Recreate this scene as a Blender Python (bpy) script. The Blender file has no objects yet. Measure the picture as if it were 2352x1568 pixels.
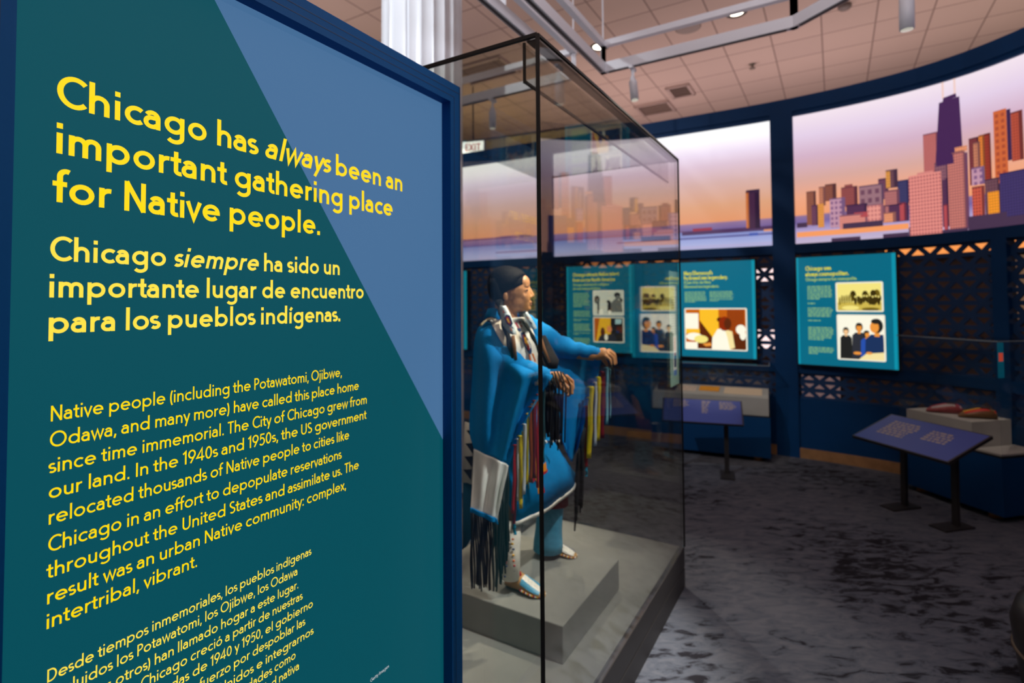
import bpy, bmesh, math, random
from mathutils import Vector, Matrix
from mathutils.bvhtree import BVHTree
random.seed(7)
scene = bpy.context.scene
COL = scene.collection
V = Vector

# ---------------------------------------------------------------- camera
EYE = V((0, 0, 1.6))
FPX, PITCH, ROLL, CX, CY = 1238.8, 0.03193, -0.00715, 1176.0, 654.4
cp, sp, cr, sr = math.cos(PITCH), math.sin(PITCH), math.cos(ROLL), math.sin(ROLL)
M_w = Matrix(((1, 0, 0), (0, 0, -1), (0, 1, 0)))
M_p = Matrix(((1, 0, 0), (0, cp, sp), (0, -sp, cp)))
M_r = Matrix(((cr, -sr, 0), (sr, cr, 0), (0, 0, 1)))
RM = M_r @ M_p @ M_w                      # world -> view (right, down, forward)
cam_d = bpy.data.cameras.new('camera')
cam = bpy.data.objects.new('camera', cam_d)
COL.objects.link(cam)
rot = Matrix((RM[0], -V(RM[1]), -V(RM[2]))).transposed()
cam.matrix_world = Matrix.Translation(EYE) @ rot.to_4x4()
cam_d.sensor_width = 36
cam_d.lens = FPX / 2352 * 36
cam_d.shift_y = -(784 - CY) / 2352
cam_d.clip_start = 0.05
cam_d.dof.use_dof = True
cam_d.dof.focus_distance = 1.02
cam_d.dof.aperture_fstop = 3.1
scene.camera = cam

# ---------------------------------------------------------------- world, exposure
scene.view_settings.view_transform = 'Standard'
scene.view_settings.look = 'None'
scene.view_settings.exposure = 0
scene.view_settings.gamma = 1
scene.view_settings.use_curve_mapping = False
scene.cycles.transparent_max_bounces = 32
scene.cycles.max_bounces = 8
scene.cycles.sample_clamp_indirect = 6
world = bpy.data.worlds.new('hall'); scene.world = world
world.use_nodes = True
bg = world.node_tree.nodes['Background']
bg.inputs[0].default_value = (1.0, .80, .72, 1)
bg.inputs[1].default_value = .035

def aim(o, target):
    d = V(target) - o.location
    o.rotation_euler = d.to_track_quat('-Z', 'Y').to_euler()
def lamp(kind, name, loc, energy, color=(1, 1, 1), target=None, size=.1, spot=60, blend=.5):
    l = bpy.data.lights.new(name, kind); o = bpy.data.objects.new(name, l); COL.objects.link(o)
    o.location = loc; l.energy = energy; l.color = color
    if kind == 'SPOT': l.spot_size = math.radians(spot); l.spot_blend = blend; l.shadow_soft_size = size
    elif kind == 'AREA': l.size = size
    else: l.shadow_soft_size = size
    if target is not None: aim(o, target)
    return o
WARM = (1.0, .86, .70); SOFT = (1.0, .94, .90); COOL = (.86, .91, 1.0)
# hall lights over and behind the viewer
for x, y in ((-1.6, -.6), (1.9, -1.2)):
    lamp('SPOT', 'hall_downlight', (x, y, 5.12), 60, SOFT, (x*.9, y*.9 + .6, 0), .12, 95, .8)
lamp('SPOT', 'panel_spot', (2.2, .9, 3.3), 95, (1, .97, .96), (-.5, 1.1, 2.1), .05, 40, .9)
lamp('SPOT', 'carpet_spot', (2.3, 1.7, 4.6), 68.75, COOL, (1.1, 1.35, 0), .10, 50, 1)
lamp('SPOT', 'carpet_spot', (2.0, 3.2, 3.5), 6.6, COOL, (1.9, 3.0, 0), .10, 70, 1)
# the case's own light: truss spots through the glass roof
lamp('SPOT', 'case_spot', (1.25, 2.75, 3.56), 640, WARM, (.15, 2.50, 1.25), .03, 46, .5)
lamp('SPOT', 'case_spot', (.60, 4.5, 3.58), 170, WARM, (.30, 2.9, .4), .03, 46, .5)
lamp('SPOT', 'case_spot', (1.75, 1.35, 4.0), 470, (.97, .98, 1.0), (.10, 2.42, .95), .04, 34, .5)
lamp('SPOT', 'document_spot', (1.5, 4.35, 3.55), 60, WARM, (2.1, 5.6, .65), .03, 26, .6)
lamp('SPOT', 'moccasin_spot', (2.6, 3.2, 3.55), 81, WARM, (3.70, 4.30, .68), .03, 20, .6)
lamp('SPOT', 'baseboard_spot', (1.2, 3.2, 4.3), 42, WARM, (3.0, 5.3, .05), .05, 16, .6)
# added area lamps, out of view, that brighten the truss, column and ceiling
lamp('AREA', 'room_fill', (.9, .3, 3.05), 200, (.93, .92, 1.0), (.9, .3, 6), 2.6)
lamp('AREA', 'room_fill', (-3.0, 1.4, 3.05), 60, (1.0, .92, .92), (-3.0, 1.4, 6), 2.4)
lamp('AREA', 'ceiling_fill', (4.4, 7.6, 2.7), 42.84, (1.0, .82, .86), (4.4, 7.4, 6), 2.0)
lamp('AREA', 'ceiling_fill', (1.9, 9.3, 2.7), 52.02, (1.0, .80, .84), (1.9, 9.3, 6), 2.0)
lamp('AREA', 'ceiling_fill', (6.4, 5.4, 2.7), 33.66, (1.0, .84, .74), (6.2, 5.0, 6), 2.0)
lamp('AREA', 'ceiling_fill', (-2.6, 6.2, 2.9), 28.152, (1.0, .86, .84), (-2.4, 5.6, 6), 1.6)
lamp('POINT', 'far_gallery_lamp', (-.6, 9.8, 3.7), 45, (1.0, .78, .30), None, .2)
lamp('POINT', 'far_gallery_lamp', (5.2, 7.6, 1.6), 7, (1.0, .66, .45), None, .2)
lamp('POINT', 'far_gallery_lamp', (6.1, 3.9, 1.8), 5, (1.0, .66, .45), None, .2)
lamp('SPOT', 'column_spot', (-2.2, 1.8, 4.7), 300, (.90, .95, 1.0), (-.8, 4.6, 2.9), .05, 62, .6)


def pt(x, y, Y):
    """a point of the place, from where the photo shows it and its depth in metres"""
    d = RM.transposed() @ V(((x - CX) / FPX, (y - CY) / FPX, 1))
    return EYE + d * (Y / d.y)
def ptz(x, y, z):
    d = RM.transposed() @ V(((x - CX) / FPX, (y - CY) / FPX, 1))
    return EYE + d * ((z - EYE.z) / d.z)

# ---------------------------------------------------------------- materials
def lin(c):
    r = []
    for v in c[:3]:
        v /= 255
        r.append(v / 12.92 if v <= .04045 else ((v + .055) / 1.055) ** 2.4)
    return (r[0], r[1], r[2], 1)
MATS = {}
def mat(name, rgb, rough=.6, metal=0, spec=.5, noise=None, bump=None, coat=0):
    """plain paint/cloth/metal; noise = (scale, amount) colour mottling, bump = (scale, strength)"""
    if name in MATS: return MATS[name]
    m = bpy.data.materials.new(name); m.use_nodes = True
    nt = m.node_tree; b = nt.nodes['Principled BSDF']
    c = lin(rgb)
    b.inputs['Base Color'].default_value = c
    b.inputs['Roughness'].default_value = rough
    b.inputs['Metallic'].default_value = metal
    b.inputs['Specular IOR Level'].default_value = spec
    b.inputs['Coat Weight'].default_value = coat
    if noise or bump:
        tc = nt.nodes.new('ShaderNodeTexCoord')
    if noise:
        n = nt.nodes.new('ShaderNodeTexNoise'); n.inputs['Scale'].default_value = noise[0]; n.inputs['Detail'].default_value = 5
        nt.links.new(tc.outputs['Object'], n.inputs['Vector'])
        r = nt.nodes.new('ShaderNodeValToRGB'); a = noise[1]
        r.color_ramp.elements[0].position = .3; r.color_ramp.elements[1].position = .7
        r.color_ramp.elements[0].color = (c[0]*(1-a), c[1]*(1-a), c[2]*(1-a), 1)
        r.color_ramp.elements[1].color = (c[0]*(1+a), c[1]*(1+a), c[2]*(1+a), 1)
        nt.links.new(n.outputs['Fac'], r.inputs[0]); nt.links.new(r.outputs[0], b.inputs['Base Color'])
    if bump:
        n2 = nt.nodes.new('ShaderNodeTexNoise'); n2.inputs['Scale'].default_value = bump[0]; n2.inputs['Detail'].default_value = 3
        nt.links.new(tc.outputs['Object'], n2.inputs['Vector'])
        bp = nt.nodes.new('ShaderNodeBump'); bp.inputs['Strength'].default_value = bump[1]; bp.inputs['Distance'].default_value = .004
        nt.links.new(n2.outputs['Fac'], bp.inputs['Height']); nt.links.new(bp.outputs[0], b.inputs['Normal'])
    MATS[name] = m
    return m
def lit(name, rgb, k=1.0, base=.25, gloss=.25):
    """back-lit printed film: gives off its own colour"""
    if name in MATS: return MATS[name]
    m = bpy.data.materials.new(name); m.use_nodes = True
    b = m.node_tree.nodes['Principled BSDF']; c = lin(rgb)
    b.inputs['Base Color'].default_value = (c[0]*base, c[1]*base, c[2]*base, 1)
    b.inputs['Emission Color'].default_value = c
    b.inputs['Emission Strength'].default_value = k
    b.inputs['Roughness'].default_value = gloss
    MATS[name] = m
    return m
def glass(name, tint, f0=.04, k=1.0):
    """thin clear pane: passes light with a tint, mirrors more at a grazing angle"""
    if name in MATS: return MATS[name]
    m = bpy.data.materials.new(name); m.use_nodes = True
    nt = m.node_tree; N = nt.nodes; L = nt.links; N.clear()
    out = N.new('ShaderNodeOutputMaterial'); mix = N.new('ShaderNodeMixShader')
    tr = N.new('ShaderNodeBsdfTransparent'); tr.inputs[0].default_value = (*tint, 1)
    gl = N.new('ShaderNodeBsdfGlossy'); gl.inputs['Roughness'].default_value = 0.0
    geo = N.new('ShaderNodeNewGeometry')
    dot = N.new('ShaderNodeVectorMath'); dot.operation = 'DOT_PRODUCT'
    L.new(geo.outputs['Normal'], dot.inputs[0]); L.new(geo.outputs['Incoming'], dot.inputs[1])
    def mth(op, a, bb):
        n = N.new('ShaderNodeMath'); n.operation = op
        for i, v in ((0, a), (1, bb)):
            if v is None: continue
            if isinstance(v, (int, float)): n.inputs[i].default_value = v
            else: L.new(v, n.inputs[i])
        return n.outputs[0]
    c = mth('ABSOLUTE', dot.outputs['Value'], None)
    p = mth('POWER', mth('SUBTRACT', 1.0, c), 5.0)
    fac = mth('ADD', mth('MULTIPLY', p, (1 - f0) * k), f0 * k)
    L.new(fac, mix.inputs[0]); L.new(tr.outputs[0], mix.inputs[1]); L.new(gl.outputs[0], mix.inputs[2])
    L.new(mix.outputs[0], out.inputs[0])
    MATS[name] = m
    return m

# ---------------------------------------------------------------- mesh building
class MB:
    def __init__(s): s.v = []; s.f = []; s.mi = []; s.sm = []
    def add(s, vs, fs, mi=0, smooth=False):
        o = len(s.v); s.v += [V(p) for p in vs]
        for f in fs: s.f.append([i + o for i in f]); s.mi.append(mi); s.sm.append(smooth)
        return s
    def hexa(s, p, mi=0):
        """8 corners: 4 of one face in order, 4 of the opposite face in the same order"""
        return s.add(p, [(0, 3, 2, 1), (4, 5, 6, 7), (0, 1, 5, 4), (1, 2, 6, 5), (2, 3, 7, 6), (3, 0, 4, 7)], mi)
    def box(s, c, sx, sy, sz, ax=None, mi=0):
        ex, ey, ez = ax or (V((1, 0, 0)), V((0, 1, 0)), V((0, 0, 1)))
        c = V(c); p = []
        for dz in (-.5, .5):
            for dx, dy in ((-.5, -.5), (.5, -.5), (.5, .5), (-.5, .5)):
                p.append(c + ex * dx * sx + ey * dy * sy + ez * dz * sz)
        return s.hexa(p, mi)
    def span(s, o, a, b, c, mi=0):
        """a slab from corner o along three edge vectors"""
        o, a, b, c = V(o), V(a), V(b), V(c)
        return s.hexa([o, o + a, o + a + b, o + b, o + c, o + a + c, o + a + b + c, o + b + c], mi)
    def bar(s, a, b, w, h=None, up=(0, 0, 1), mi=0):
        a, b = V(a), V(b); d = (b - a); l = d.length; d.normalize(); h = h or w
        sd = d.cross(V(up))
        if sd.length < 1e-4: sd = d.cross(V((1, 0, 0)))
        sd.normalize(); u = sd.cross(d)
        return s.box((a + b) / 2, l, w, h, (d, sd, u), mi)
    def tube(s, pts, rad, n=12, mi=0, caps=True, flat=1.0, up=(0, 0, 1)):
        pts = [V(p) for p in pts]; m = len(pts)
        rad = rad if isinstance(rad, (list, tuple)) else [rad] * m
        vs = []
        for i in range(m):
            d = pts[min(i + 1, m - 1)] - pts[max(i - 1, 0)]; d.normalize()
            sd = d.cross(V(up))
            if sd.length < 1e-3: sd = d.cross(V((0, 1, 0)))
            sd.normalize(); u = sd.cross(d)
            for j in range(n):
                t = 2 * math.pi * j / n
                vs.append(pts[i] + sd * math.cos(t) * rad[i] + u * math.sin(t) * rad[i] * flat)
        fs = [(i*n + j, i*n + (j+1) % n, (i+1)*n + (j+1) % n, (i+1)*n + j) for i in range(m - 1) for j in range(n)]
        if caps: fs += [tuple(range(n - 1, -1, -1)), tuple(range((m - 1)*n, m*n))]
        return s.add(vs, fs, mi, True)
    def loft(s, rings, mi=0, caps=True, n=32, smooth=True):
        """rings: (centre, axis1, axis2) ellipses"""
        vs = []
        for c, a, b in rings:
            for j in range(n):
                t = 2 * math.pi * j / n
                vs.append(V(c) + V(a) * math.cos(t) + V(b) * math.sin(t))
        m = len(rings)
        fs = [(i*n + j, i*n + (j+1) % n, (i+1)*n + (j+1) % n, (i+1)*n + j) for i in range(m - 1) for j in range(n)]
        if caps: fs += [tuple(range(n - 1, -1, -1)), tuple(range((m - 1)*n, m*n))]
        return s.add(vs, fs, mi, smooth)
    def ball(s, c, rx, ry=None, rz=None, ax=None, mi=0, n=20):
        ry = ry or rx; rz = rz or rx
        ex, ey, ez = ax or (V((1, 0, 0)), V((0, 1, 0)), V((0, 0, 1)))
        c = V(c); vs = [c - ez * rz]; m = n // 2
        for i in range(1, m):
            p = -math.pi/2 + math.pi * i / m
            for j in range(n):
                t = 2 * math.pi * j / n
                vs.append(c + ex*rx*math.cos(p)*math.cos(t) + ey*ry*math.cos(p)*math.sin(t) + ez*rz*math.sin(p))
        vs.append(c + ez * rz); e = len(vs) - 1
        fs = [(0, 1 + (j+1) % n, 1 + j) for j in range(n)]
        for i in range(m - 2):
            fs += [(1+i*n+j, 1+i*n+(j+1) % n, 1+(i+1)*n+(j+1) % n, 1+(i+1)*n+j) for j in range(n)]
        fs += [(1+(m-2)*n+j, 1+(m-2)*n+(j+1) % n, e) for j in range(n)]
        return s.add(vs, fs, mi, True)
    def poly(s, pts, th=0.0, nrm=None, mi=0):
        """flat outline; th > 0 gives it thickness behind"""
        pts = [V(p) for p in pts]; n = len(pts)
        if not th: return s.add(pts, [tuple(range(n))], mi)
        back = [p - V(nrm) * th for p in pts]
        fs = [tuple(range(n)), tuple(range(2*n - 1, n - 1, -1))] + [(i, n + i, n + (i+1) % n, (i+1) % n) for i in range(n)]
        return s.add(pts + back, fs, mi)
    def grid(s, rows, mi=0, smooth=True):
        nr, nc = len(rows), len(rows[0])
        vs = [p for r in rows for p in r]
        fs = [(i*nc + j, i*nc + j + 1, (i+1)*nc + j + 1, (i+1)*nc + j) for i in range(nr - 1) for j in range(nc - 1)]
        return s.add(vs, fs, mi, smooth)
    def build(s, name, mats, parent=None, base=None, solid=0, fix=True, bevel=0):
        if not isinstance(mats, (list, tuple)): mats = [mats]
        b = V(parent['base']) if parent is not None else V(base or (0, 0, 0))
        me = bpy.data.meshes.new(name)
        me.from_pydata([tuple(p - b) for p in s.v], [], s.f)
        for m in mats: me.materials.append(m)
        for p, i, q in zip(me.polygons, s.mi, s.sm): p.material_index = i; p.use_smooth = q
        if fix:
            bm = bmesh.new(); bm.from_mesh(me); bmesh.ops.recalc_face_normals(bm, faces=bm.faces); bm.to_mesh(me); bm.free()
        me.update()
        o = bpy.data.objects.new(name, me); COL.objects.link(o)
        if parent is not None: o.parent = parent; o['base'] = tuple(b)
        else: o.location = b; o['base'] = tuple(b)
        if solid:
            md = o.modifiers.new('thickness', 'SOLIDIFY'); md.thickness = solid; md.offset = 0
        if bevel:
            md = o.modifiers.new('edge', 'BEVEL'); md.width = bevel; md.segments = 2; md.limit_method = 'ANGLE'
        return o
def thing(name, label, cat, base, group=None):
    o = bpy.data.objects.new(name, None); COL.objects.link(o)
    o.location = base; o['base'] = tuple(base); o.empty_display_size = .1
    return tag(o, label, cat, group)
def tag(o, label, cat, group=None, kind=None):
    o['label'] = label; o['category'] = cat
    if group: o['group'] = group
    if kind: o['kind'] = kind
    return o
def struct(o): o['kind'] = 'structure'; return o
def catmull(pts, n):
    """n+1 samples along an open Catmull-Rom curve through pts (vectors)"""
    P = [V(p) for p in pts]; k = len(P) - 1; out = []
    for i in range(n + 1):
        t = i / n * k; j = min(int(t), k - 1); t -= j
        p1, p2 = P[j], P[j+1]; p0 = P[j-1] if j else p1*2 - p2; p3 = P[j+2] if j + 2 <= k else p2*2 - p1
        out.append(.5*((2*p1) + (p2 - p0)*t + (2*p0 - 5*p1 + 4*p2 - p3)*t*t + (3*p1 - p0 - 3*p2 + p3)*t**3))
    return out

# ---------------------------------------------------------------- lettering: a geometric sans drawn with a pen of width w
def arc(cx, cy, rx, ry, a0, a1, n=10):
    return [(cx + rx*math.cos(math.radians(a0 + (a1 - a0)*i/n)), cy + ry*math.sin(math.radians(a0 + (a1 - a0)*i/n))) for i in range(n + 1)]
XH = .64
def glyph(c, w):
    """advance and pen strokes of one letter; capital height is 1"""
    h = w/2; R = XH/2 - h; m = XH/2; S = .075 + h      # S: left bearing to the stem's middle
    r = R * 1.04
    Lx = lambda x, y0, y1: [(x, y0), (x, y1)]
    nar = .19                                          # arch radius of n, h, m, u
    dot = lambda x, y: [(x, y - h*1.12), (x, y + h*1.12)]
    def arch(x0, x1, top=XH - h, bot=0):
        q = (x1 - x0)/2
        return [(x0, top - q - .02)] + arc((x0+x1)/2, top - q, q, q, 180, 0, 10) + [(x1, bot)]
    acc = {'í': 'i', 'ó': 'o', 'é': 'e', 'á': 'a', 'ú': 'u'}
    if c in acc:
        a, s = glyph(acc[c], w)
        if c == 'í': s = [Lx(S, 0, XH)]
        cx = S if c == 'í' else a/2
        return a, s + [[(cx - .03, XH + .10), (cx + .09, XH + .27)]]
    if c == ' ': return .27, []
    if c == 'a':
        x1 = .06 + .40
        return x1 + h + .075, [arc(x1 - .185, XH - h - .185, .185, .185, 152, 0, 9) + [(x1, 0)],
            [(x1, .385), (.245, .385)] + arc(.245, (.385 + h)/2, (.385 - h)/2*1.05, (.385 - h)/2, 90, 270, 9) + [(.33, h), (x1, .16)]]
    if c in 'bp': 
        s = [Lx(S, 0 if c == 'b' else -.30, 1.02 if c == 'b' else XH), arc(S + r, m, r, R, 180, -180, 24)]
        return S + 2*r + h + .06, s
    if c in 'dqg':
        cx = .055 + h + r; xs = cx + r
        if c == 'd': st = [Lx(xs, 0, 1.02)]
        elif c == 'q': st = [Lx(xs, -.30, XH)]
        else: st = [[(xs, XH), (xs, -.09)] + arc(xs - r*.95, -.09, r*.95, .21 - h*.3, 0, -148, 10)]
        return xs + h + .075, [arc(cx, m, r, R, 0, 360, 24)] + st
    if c == 'c': return .07 + 2*r + .02, [arc(.055 + h + r, m, r, R, 48, 312, 20)]
    if c == 'e':
        cx = .055 + h + r
        return cx + r + h + .05, [[(cx - r, m + .005), (cx + r, m + .005)] + arc(cx, m, r, R, 2, 318, 22)]
    if c == 'f': return .37, [[(S + .03, 0), (S + .03, .80)] + arc(S + .03 + .16, .80, .16, .20 - h*.4, 180, 62, 8), [(.0, XH - h), (.36, XH - h)]]
    if c in 'hn':
        x1 = S + 2*nar + .02
        return x1 + h + .07, [Lx(S, 0, 1.02 if c == 'h' else XH), arch(S, x1)]
    if c == 'm':
        x1 = S + 2*.175; x2 = x1 + 2*.175
        return x2 + h + .07, [Lx(S, 0, XH), arch(S, x1), arch(x1, x2)]
    if c == 'u':
        x1 = S + 2*nar + .01
        return x1 + h + .075, [Lx(x1, 0, XH), [(S, XH)] + arc((S+x1)/2, nar + h, nar, nar, 180, 360, 10)]
    if c == 'r': return S + .30, [Lx(S, 0, XH), [(S, XH - .24)] + arc(S + .22, XH - h - .20, .22, .20, 180, 78, 8)]
    if c == 'i': return 2*S, [Lx(S, 0, XH), dot(S, .86)]
    if c == 'j': return 2*S, [[(S, XH), (S, -.12)] + arc(S - .13, -.12, .13, .15, 0, -80, 6), dot(S, .86)]
    if c == 'l': return 2*S, [Lx(S, 0, 1.02)]
    if c == 'k': return .55, [Lx(S, 0, 1.02), [(.47, XH), (S, .27)], [(S + .12, .36), (.50, 0)]]
    if c == 'o': return 2*(.05 + h + r), [arc(.05 + h + r, m, r, R, 0, 360, 24)]
    if c == 's':
        a = (R)/2; k = .155
        return .43, [arc(.215, XH - h - a, k, a, 42, 270, 12)[:-1] + arc(.215, h + a, k*1.06, a, 90, -142, 12)]
    if c == 't': return .37, [[(S + .04, .86), (S + .04, .17)] + arc(S + .04 + .14, .17, .14, .17 - h, 180, 292, 8), [(.0, XH - h), (.36, XH - h)]]
    if c == 'v': return .53, [[(.045, XH), (.265, .01), (.485, XH)]]
    if c == 'w': return .82, [[(.045, XH), (.235, .02), (.41, XH - .02), (.585, .02), (.775, XH)]]
    if c == 'x': return .52, [[(.05, XH), (.47, 0)], [(.47, XH), (.05, 0)]]
    if c == 'y': return .53, [[(.045, XH), (.28, .05)], [(.49, XH), (.19, -.30)]]
    if c == 'z': return .48, [[(.06, XH - h), (.42, XH - h), (.06, h), (.43, h)]]
    if c == 'C': return .80, [arc(.52, .5, .445 - h, .5 - h + .01, 46, 314, 24)]
    if c == 'O': return 1.04, [arc(.52, .5, .46 - h + .01, .5 - h + .01, 0, 360, 32)]
    if c == 'D': return .82, [[(S, h), (S, 1 - h), (.30, 1 - h)] + arc(.33, .5, .43 - h, .5 - h, 90, -90, 16) + [(S, h)]]
    if c == 'E': return .58, [[(.53, 1 - h), (S, 1 - h), (S, h), (.54, h)], [(S, .52), (.48, .52)]]
    if c == 'F': return .55, [[(.52, 1 - h), (S, 1 - h), (S, 0)], [(S, .50), (.47, .50)]]
    if c == 'G': return .90, [arc(.06 + .44, .5, .44 - h + .02, .5 - h + .01, 47, 340, 24) + [(.90 - h, .47), (.55, .47)]]
    if c == 'I': return 2*S + .02, [Lx(S + .01, 0, 1)]
    if c == 'L': return .52, [[(S, 1), (S, h), (.50, h)]]
    if c == 'M': return .98, [Lx(S, 0, 1), [(S, .97), (.49, .22), (.98 - S, .97)], Lx(.98 - S, 0, 1)]
    if c == 'N': return .80, [Lx(S, 0, 1), [(S - h*.2, .985), (.80 - S + h*.2, .015)], Lx(.80 - S, 0, 1)]
    if c == 'A': return .76, [[(.04, 0), (.38, .97), (.72, 0)], [(.16, .30), (.60, .30)]]
    if c == 'P': return .60, [[(S, 0), (S, 1 - h), (.30, 1 - h)] + arc(.30, .71, .22, .29 - h, 90, -90, 12) + [(S, .42)]]
    if c == 'S':
        return .56, [arc(.28, .74, .19, .26 - h, 40, 270, 12)[:-1] + arc(.28, .265 - .005, .205, .265 - h, 90, -142, 12)]
    if c == 'T': return .58, [Lx(.29, 0, 1), [(.02, 1 - h), (.56, 1 - h)]]
    if c == 'U': return .76, [[(S, 1), (S, .33)] + arc(.38, .33, .38 - S, .33 - h, 180, 360, 14) + [(.76 - S, 1)]]
    if c == 'X': return .7, [[(.05, 1), (.65, 0)], [(.65, 1), (.05, 0)]]
    if c == '0': return .66, [arc(.33, .5, .27 - h, .5 - h, 0, 360, 26)]
    if c == '1': return .40, [[(.05, .80), (.25, .97), (.25, 0)]]
    if c == '4': return .66, [[(.46, 0), (.46, .96), (.06, .27), (.64, .27)]]
    if c == '5': return .60, [[(.53, 1 - h), (.19, 1 - h), (.15, .56)] + arc(.28, .33, .24, .30, 118, -140, 14)]
    if c == '9': return .64, [arc(.32, .68, .25 - h*.3, .31 - h*.4, 0, 360, 22), [(.55, .60), (.22, 0)]]
    if c == '.': return .26, [[(.13, -.005), (.13, w*1.15)]]
    if c == ',': return .24, [[(.15, w), (.08, -.16)]]
    if c == ':': return .26, [[(.13, -.005), (.13, w*1.15)], [(.13, XH - w*1.15), (.13, XH)]]
    if c == '(': return .30, [arc(.40, .38, .27, .66, 125, 235, 12)]
    if c == ')': return .30, [arc(-.10, .38, .27, .66, 55, -55, 12)]
    if c == "'": return .2, [[(.1, .72), (.1, 1.0)]]
    return .4, []
def pen(pts, w):
    """quads of a pen stroke of width w"""
    P = [V((p[0], p[1], 0)) for p in pts]; Q = [P[0]]
    for p in P[1:]:
        if (p - Q[-1]).length > 1e-5: Q.append(p)
    P = Q; n = len(P); closed = n > 3 and (P[0] - P[-1]).length < 1e-3
    if closed: P = P[:-1]; n -= 1
    lft, rgt = [], []
    for i in range(n):
        a = P[(i - 1) % n] if (closed or i) else None; b = P[(i + 1) % n] if (closed or i < n - 1) else None
        d1 = (P[i] - a).normalized() if a is not None else None; d2 = (b - P[i]).normalized() if b is not None else None
        d1 = d1 or d2; d2 = d2 or d1
        n1 = V((-d1.y, d1.x, 0)); n2 = V((-d2.y, d2.x, 0)); k = (n1 + n2)
        if k.length < .3: k = n1.copy()
        k.normalize(); l = w/2 / max(k.dot(n1), .42)
        lft.append(P[i] + k*l); rgt.append(P[i] - k*l)
    qs = []
    for i in range(n if closed else n - 1):
        j = (i + 1) % n; qs.append((rgt[i], rgt[j], lft[j], lft[i]))
    return qs
def runs(text, w):
    """text with *italic* spans -> stroke quads and total advance"""
    x = 0; qs = []; it = False
    for c in text:
        if c == '*': it = not it; continue
        a, st = glyph(c, w)
        for s in st:
            for q in pen(s, w):
                qs.append([V((x + p.x + (p.y*.21 if it else 0), p.y, 0)) for p in q])
        x += a
    return qs, x
def write(mb, text, o, ex, ez, cap, w=.12, width=None, mi=0):
    """write one line from baseline point o; stretched to width when given"""
    qs, adv = runs(text, w)
    k = (width / (adv - .14)) if width else cap
    for q in qs:
        mb.add([V(o) + V(ex)*((p.x - .07)*k) + V(ez)*(p.y*cap) for p in q], [(0, 1, 2, 3)], mi)

# ---------------------------------------------------------------- shared materials
navy = mat('navy_wall_paint', (0, 57, 106), .55, spec=.2, noise=(3, .08))
navy_dark = mat('navy_screen_paint', (4, 56, 104), .6)
blue_frame = mat('blue_frame_paint', (0, 82, 148), .6, spec=.15)
black = mat('black_trim', (14, 13, 13), .5)
white_metal = mat('white_powder_coat', (225, 228, 236), .4)
dark_metal = mat('dark_grey_metal', (44, 42, 42), .45)
wood = mat('oak_wood', (156, 116, 76), .55, noise=(14, .18))
grey_plinth = mat('grey_painted_block', (178, 178, 172), .7, noise=(5, .08))
lamp_glow = lit('lamp_glow', (255, 240, 215), 9)

# carpet: dark grey with black streaks running across
carpet = mat('streaked_carpet', (92, 88, 102), .95, spec=.1)
nt = carpet.node_tree; b = nt.nodes['Principled BSDF']
tc = nt.nodes.new('ShaderNodeTexCoord'); mp = nt.nodes.new('ShaderNodeMapping')
mp.inputs['Rotation'].default_value = (0, 0, math.radians(12)); mp.inputs['Scale'].default_value = (8, 19, 1)
nt.links.new(tc.outputs['Object'], mp.inputs[0])
n1 = nt.nodes.new('ShaderNodeTexNoise'); n1.inputs['Scale'].default_value = 1.0; n1.inputs['Detail'].default_value = 8; n1.inputs['Roughness'].default_value = .62; n1.inputs['Distortion'].default_value = .9
nt.links.new(mp.outputs[0], n1.inputs['Vector'])
n2 = nt.nodes.new('ShaderNodeTexNoise'); n2.inputs['Scale'].default_value = 1.1; n2.inputs['Detail'].default_value = 2
nt.links.new(tc.outputs['Object'], n2.inputs['Vector'])
ma = nt.nodes.new('ShaderNodeMath'); ma.operation = 'MULTIPLY_ADD'; ma.inputs[1].default_value = .55
nt.links.new(n2.outputs['Fac'], ma.inputs[0]); nt.links.new(n1.outputs['Fac'], ma.inputs[2])
rp = nt.nodes.new('ShaderNodeValToRGB'); e = rp.color_ramp.elements
e[0].position = .62; e[0].color = lin((32, 32, 38)); e[1].position = .74; e[1].color = lin((78, 84, 95))
x = e.new(.95); x.color = lin((94, 98, 107))
nt.links.new(ma.outputs[0], rp.inputs[0]); nt.links.new(rp.outputs[0], b.inputs['Base Color'])
n3 = nt.nodes.new('ShaderNodeTexNoise'); n3.inputs['Scale'].default_value = 420
nt.links.new(tc.outputs['Object'], n3.inputs['Vector'])
bp = nt.nodes.new('ShaderNodeBump'); bp.inputs['Strength'].default_value = .35; bp.inputs['Distance'].default_value = .004
nt.links.new(n3.outputs['Fac'], bp.inputs['Height']); nt.links.new(bp.outputs[0], b.inputs['Normal'])

# ceiling: square lay-in tiles on a grid turned with the glass case
YAW = .53879
A = V((math.sin(YAW), math.cos(YAW), 0)); B = V((-math.cos(YAW), math.sin(YAW), 0)); NA = -B
UP = V((0, 0, 1))
ceil_m = mat('ceiling_tile', (196, 168, 154), .9)
nt = ceil_m.node_tree; b = nt.nodes['Principled BSDF']
tc = nt.nodes.new('ShaderNodeTexCoord'); mp = nt.nodes.new('ShaderNodeMapping')
mp.inputs['Rotation'].default_value = (0, 0, YAW); mp.inputs['Location'].default_value = (.068, .1, 0)
nt.links.new(tc.outputs['Object'], mp.inputs[0])
br = nt.nodes.new('ShaderNodeTexBrick'); br.offset = 0; br.inputs['Scale'].default_value = 1
br.inputs['Brick Width'].default_value = .604; br.inputs['Row Height'].default_value = .604
br.inputs['Mortar Size'].default_value = .011; br.inputs['Mortar Smooth'].default_value = .3
br.inputs['Color1'].default_value = lin((196, 168, 154)); br.inputs['Color2'].default_value = lin((190, 163, 150)); br.inputs['Mortar'].default_value = lin((140, 116, 106))
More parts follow.
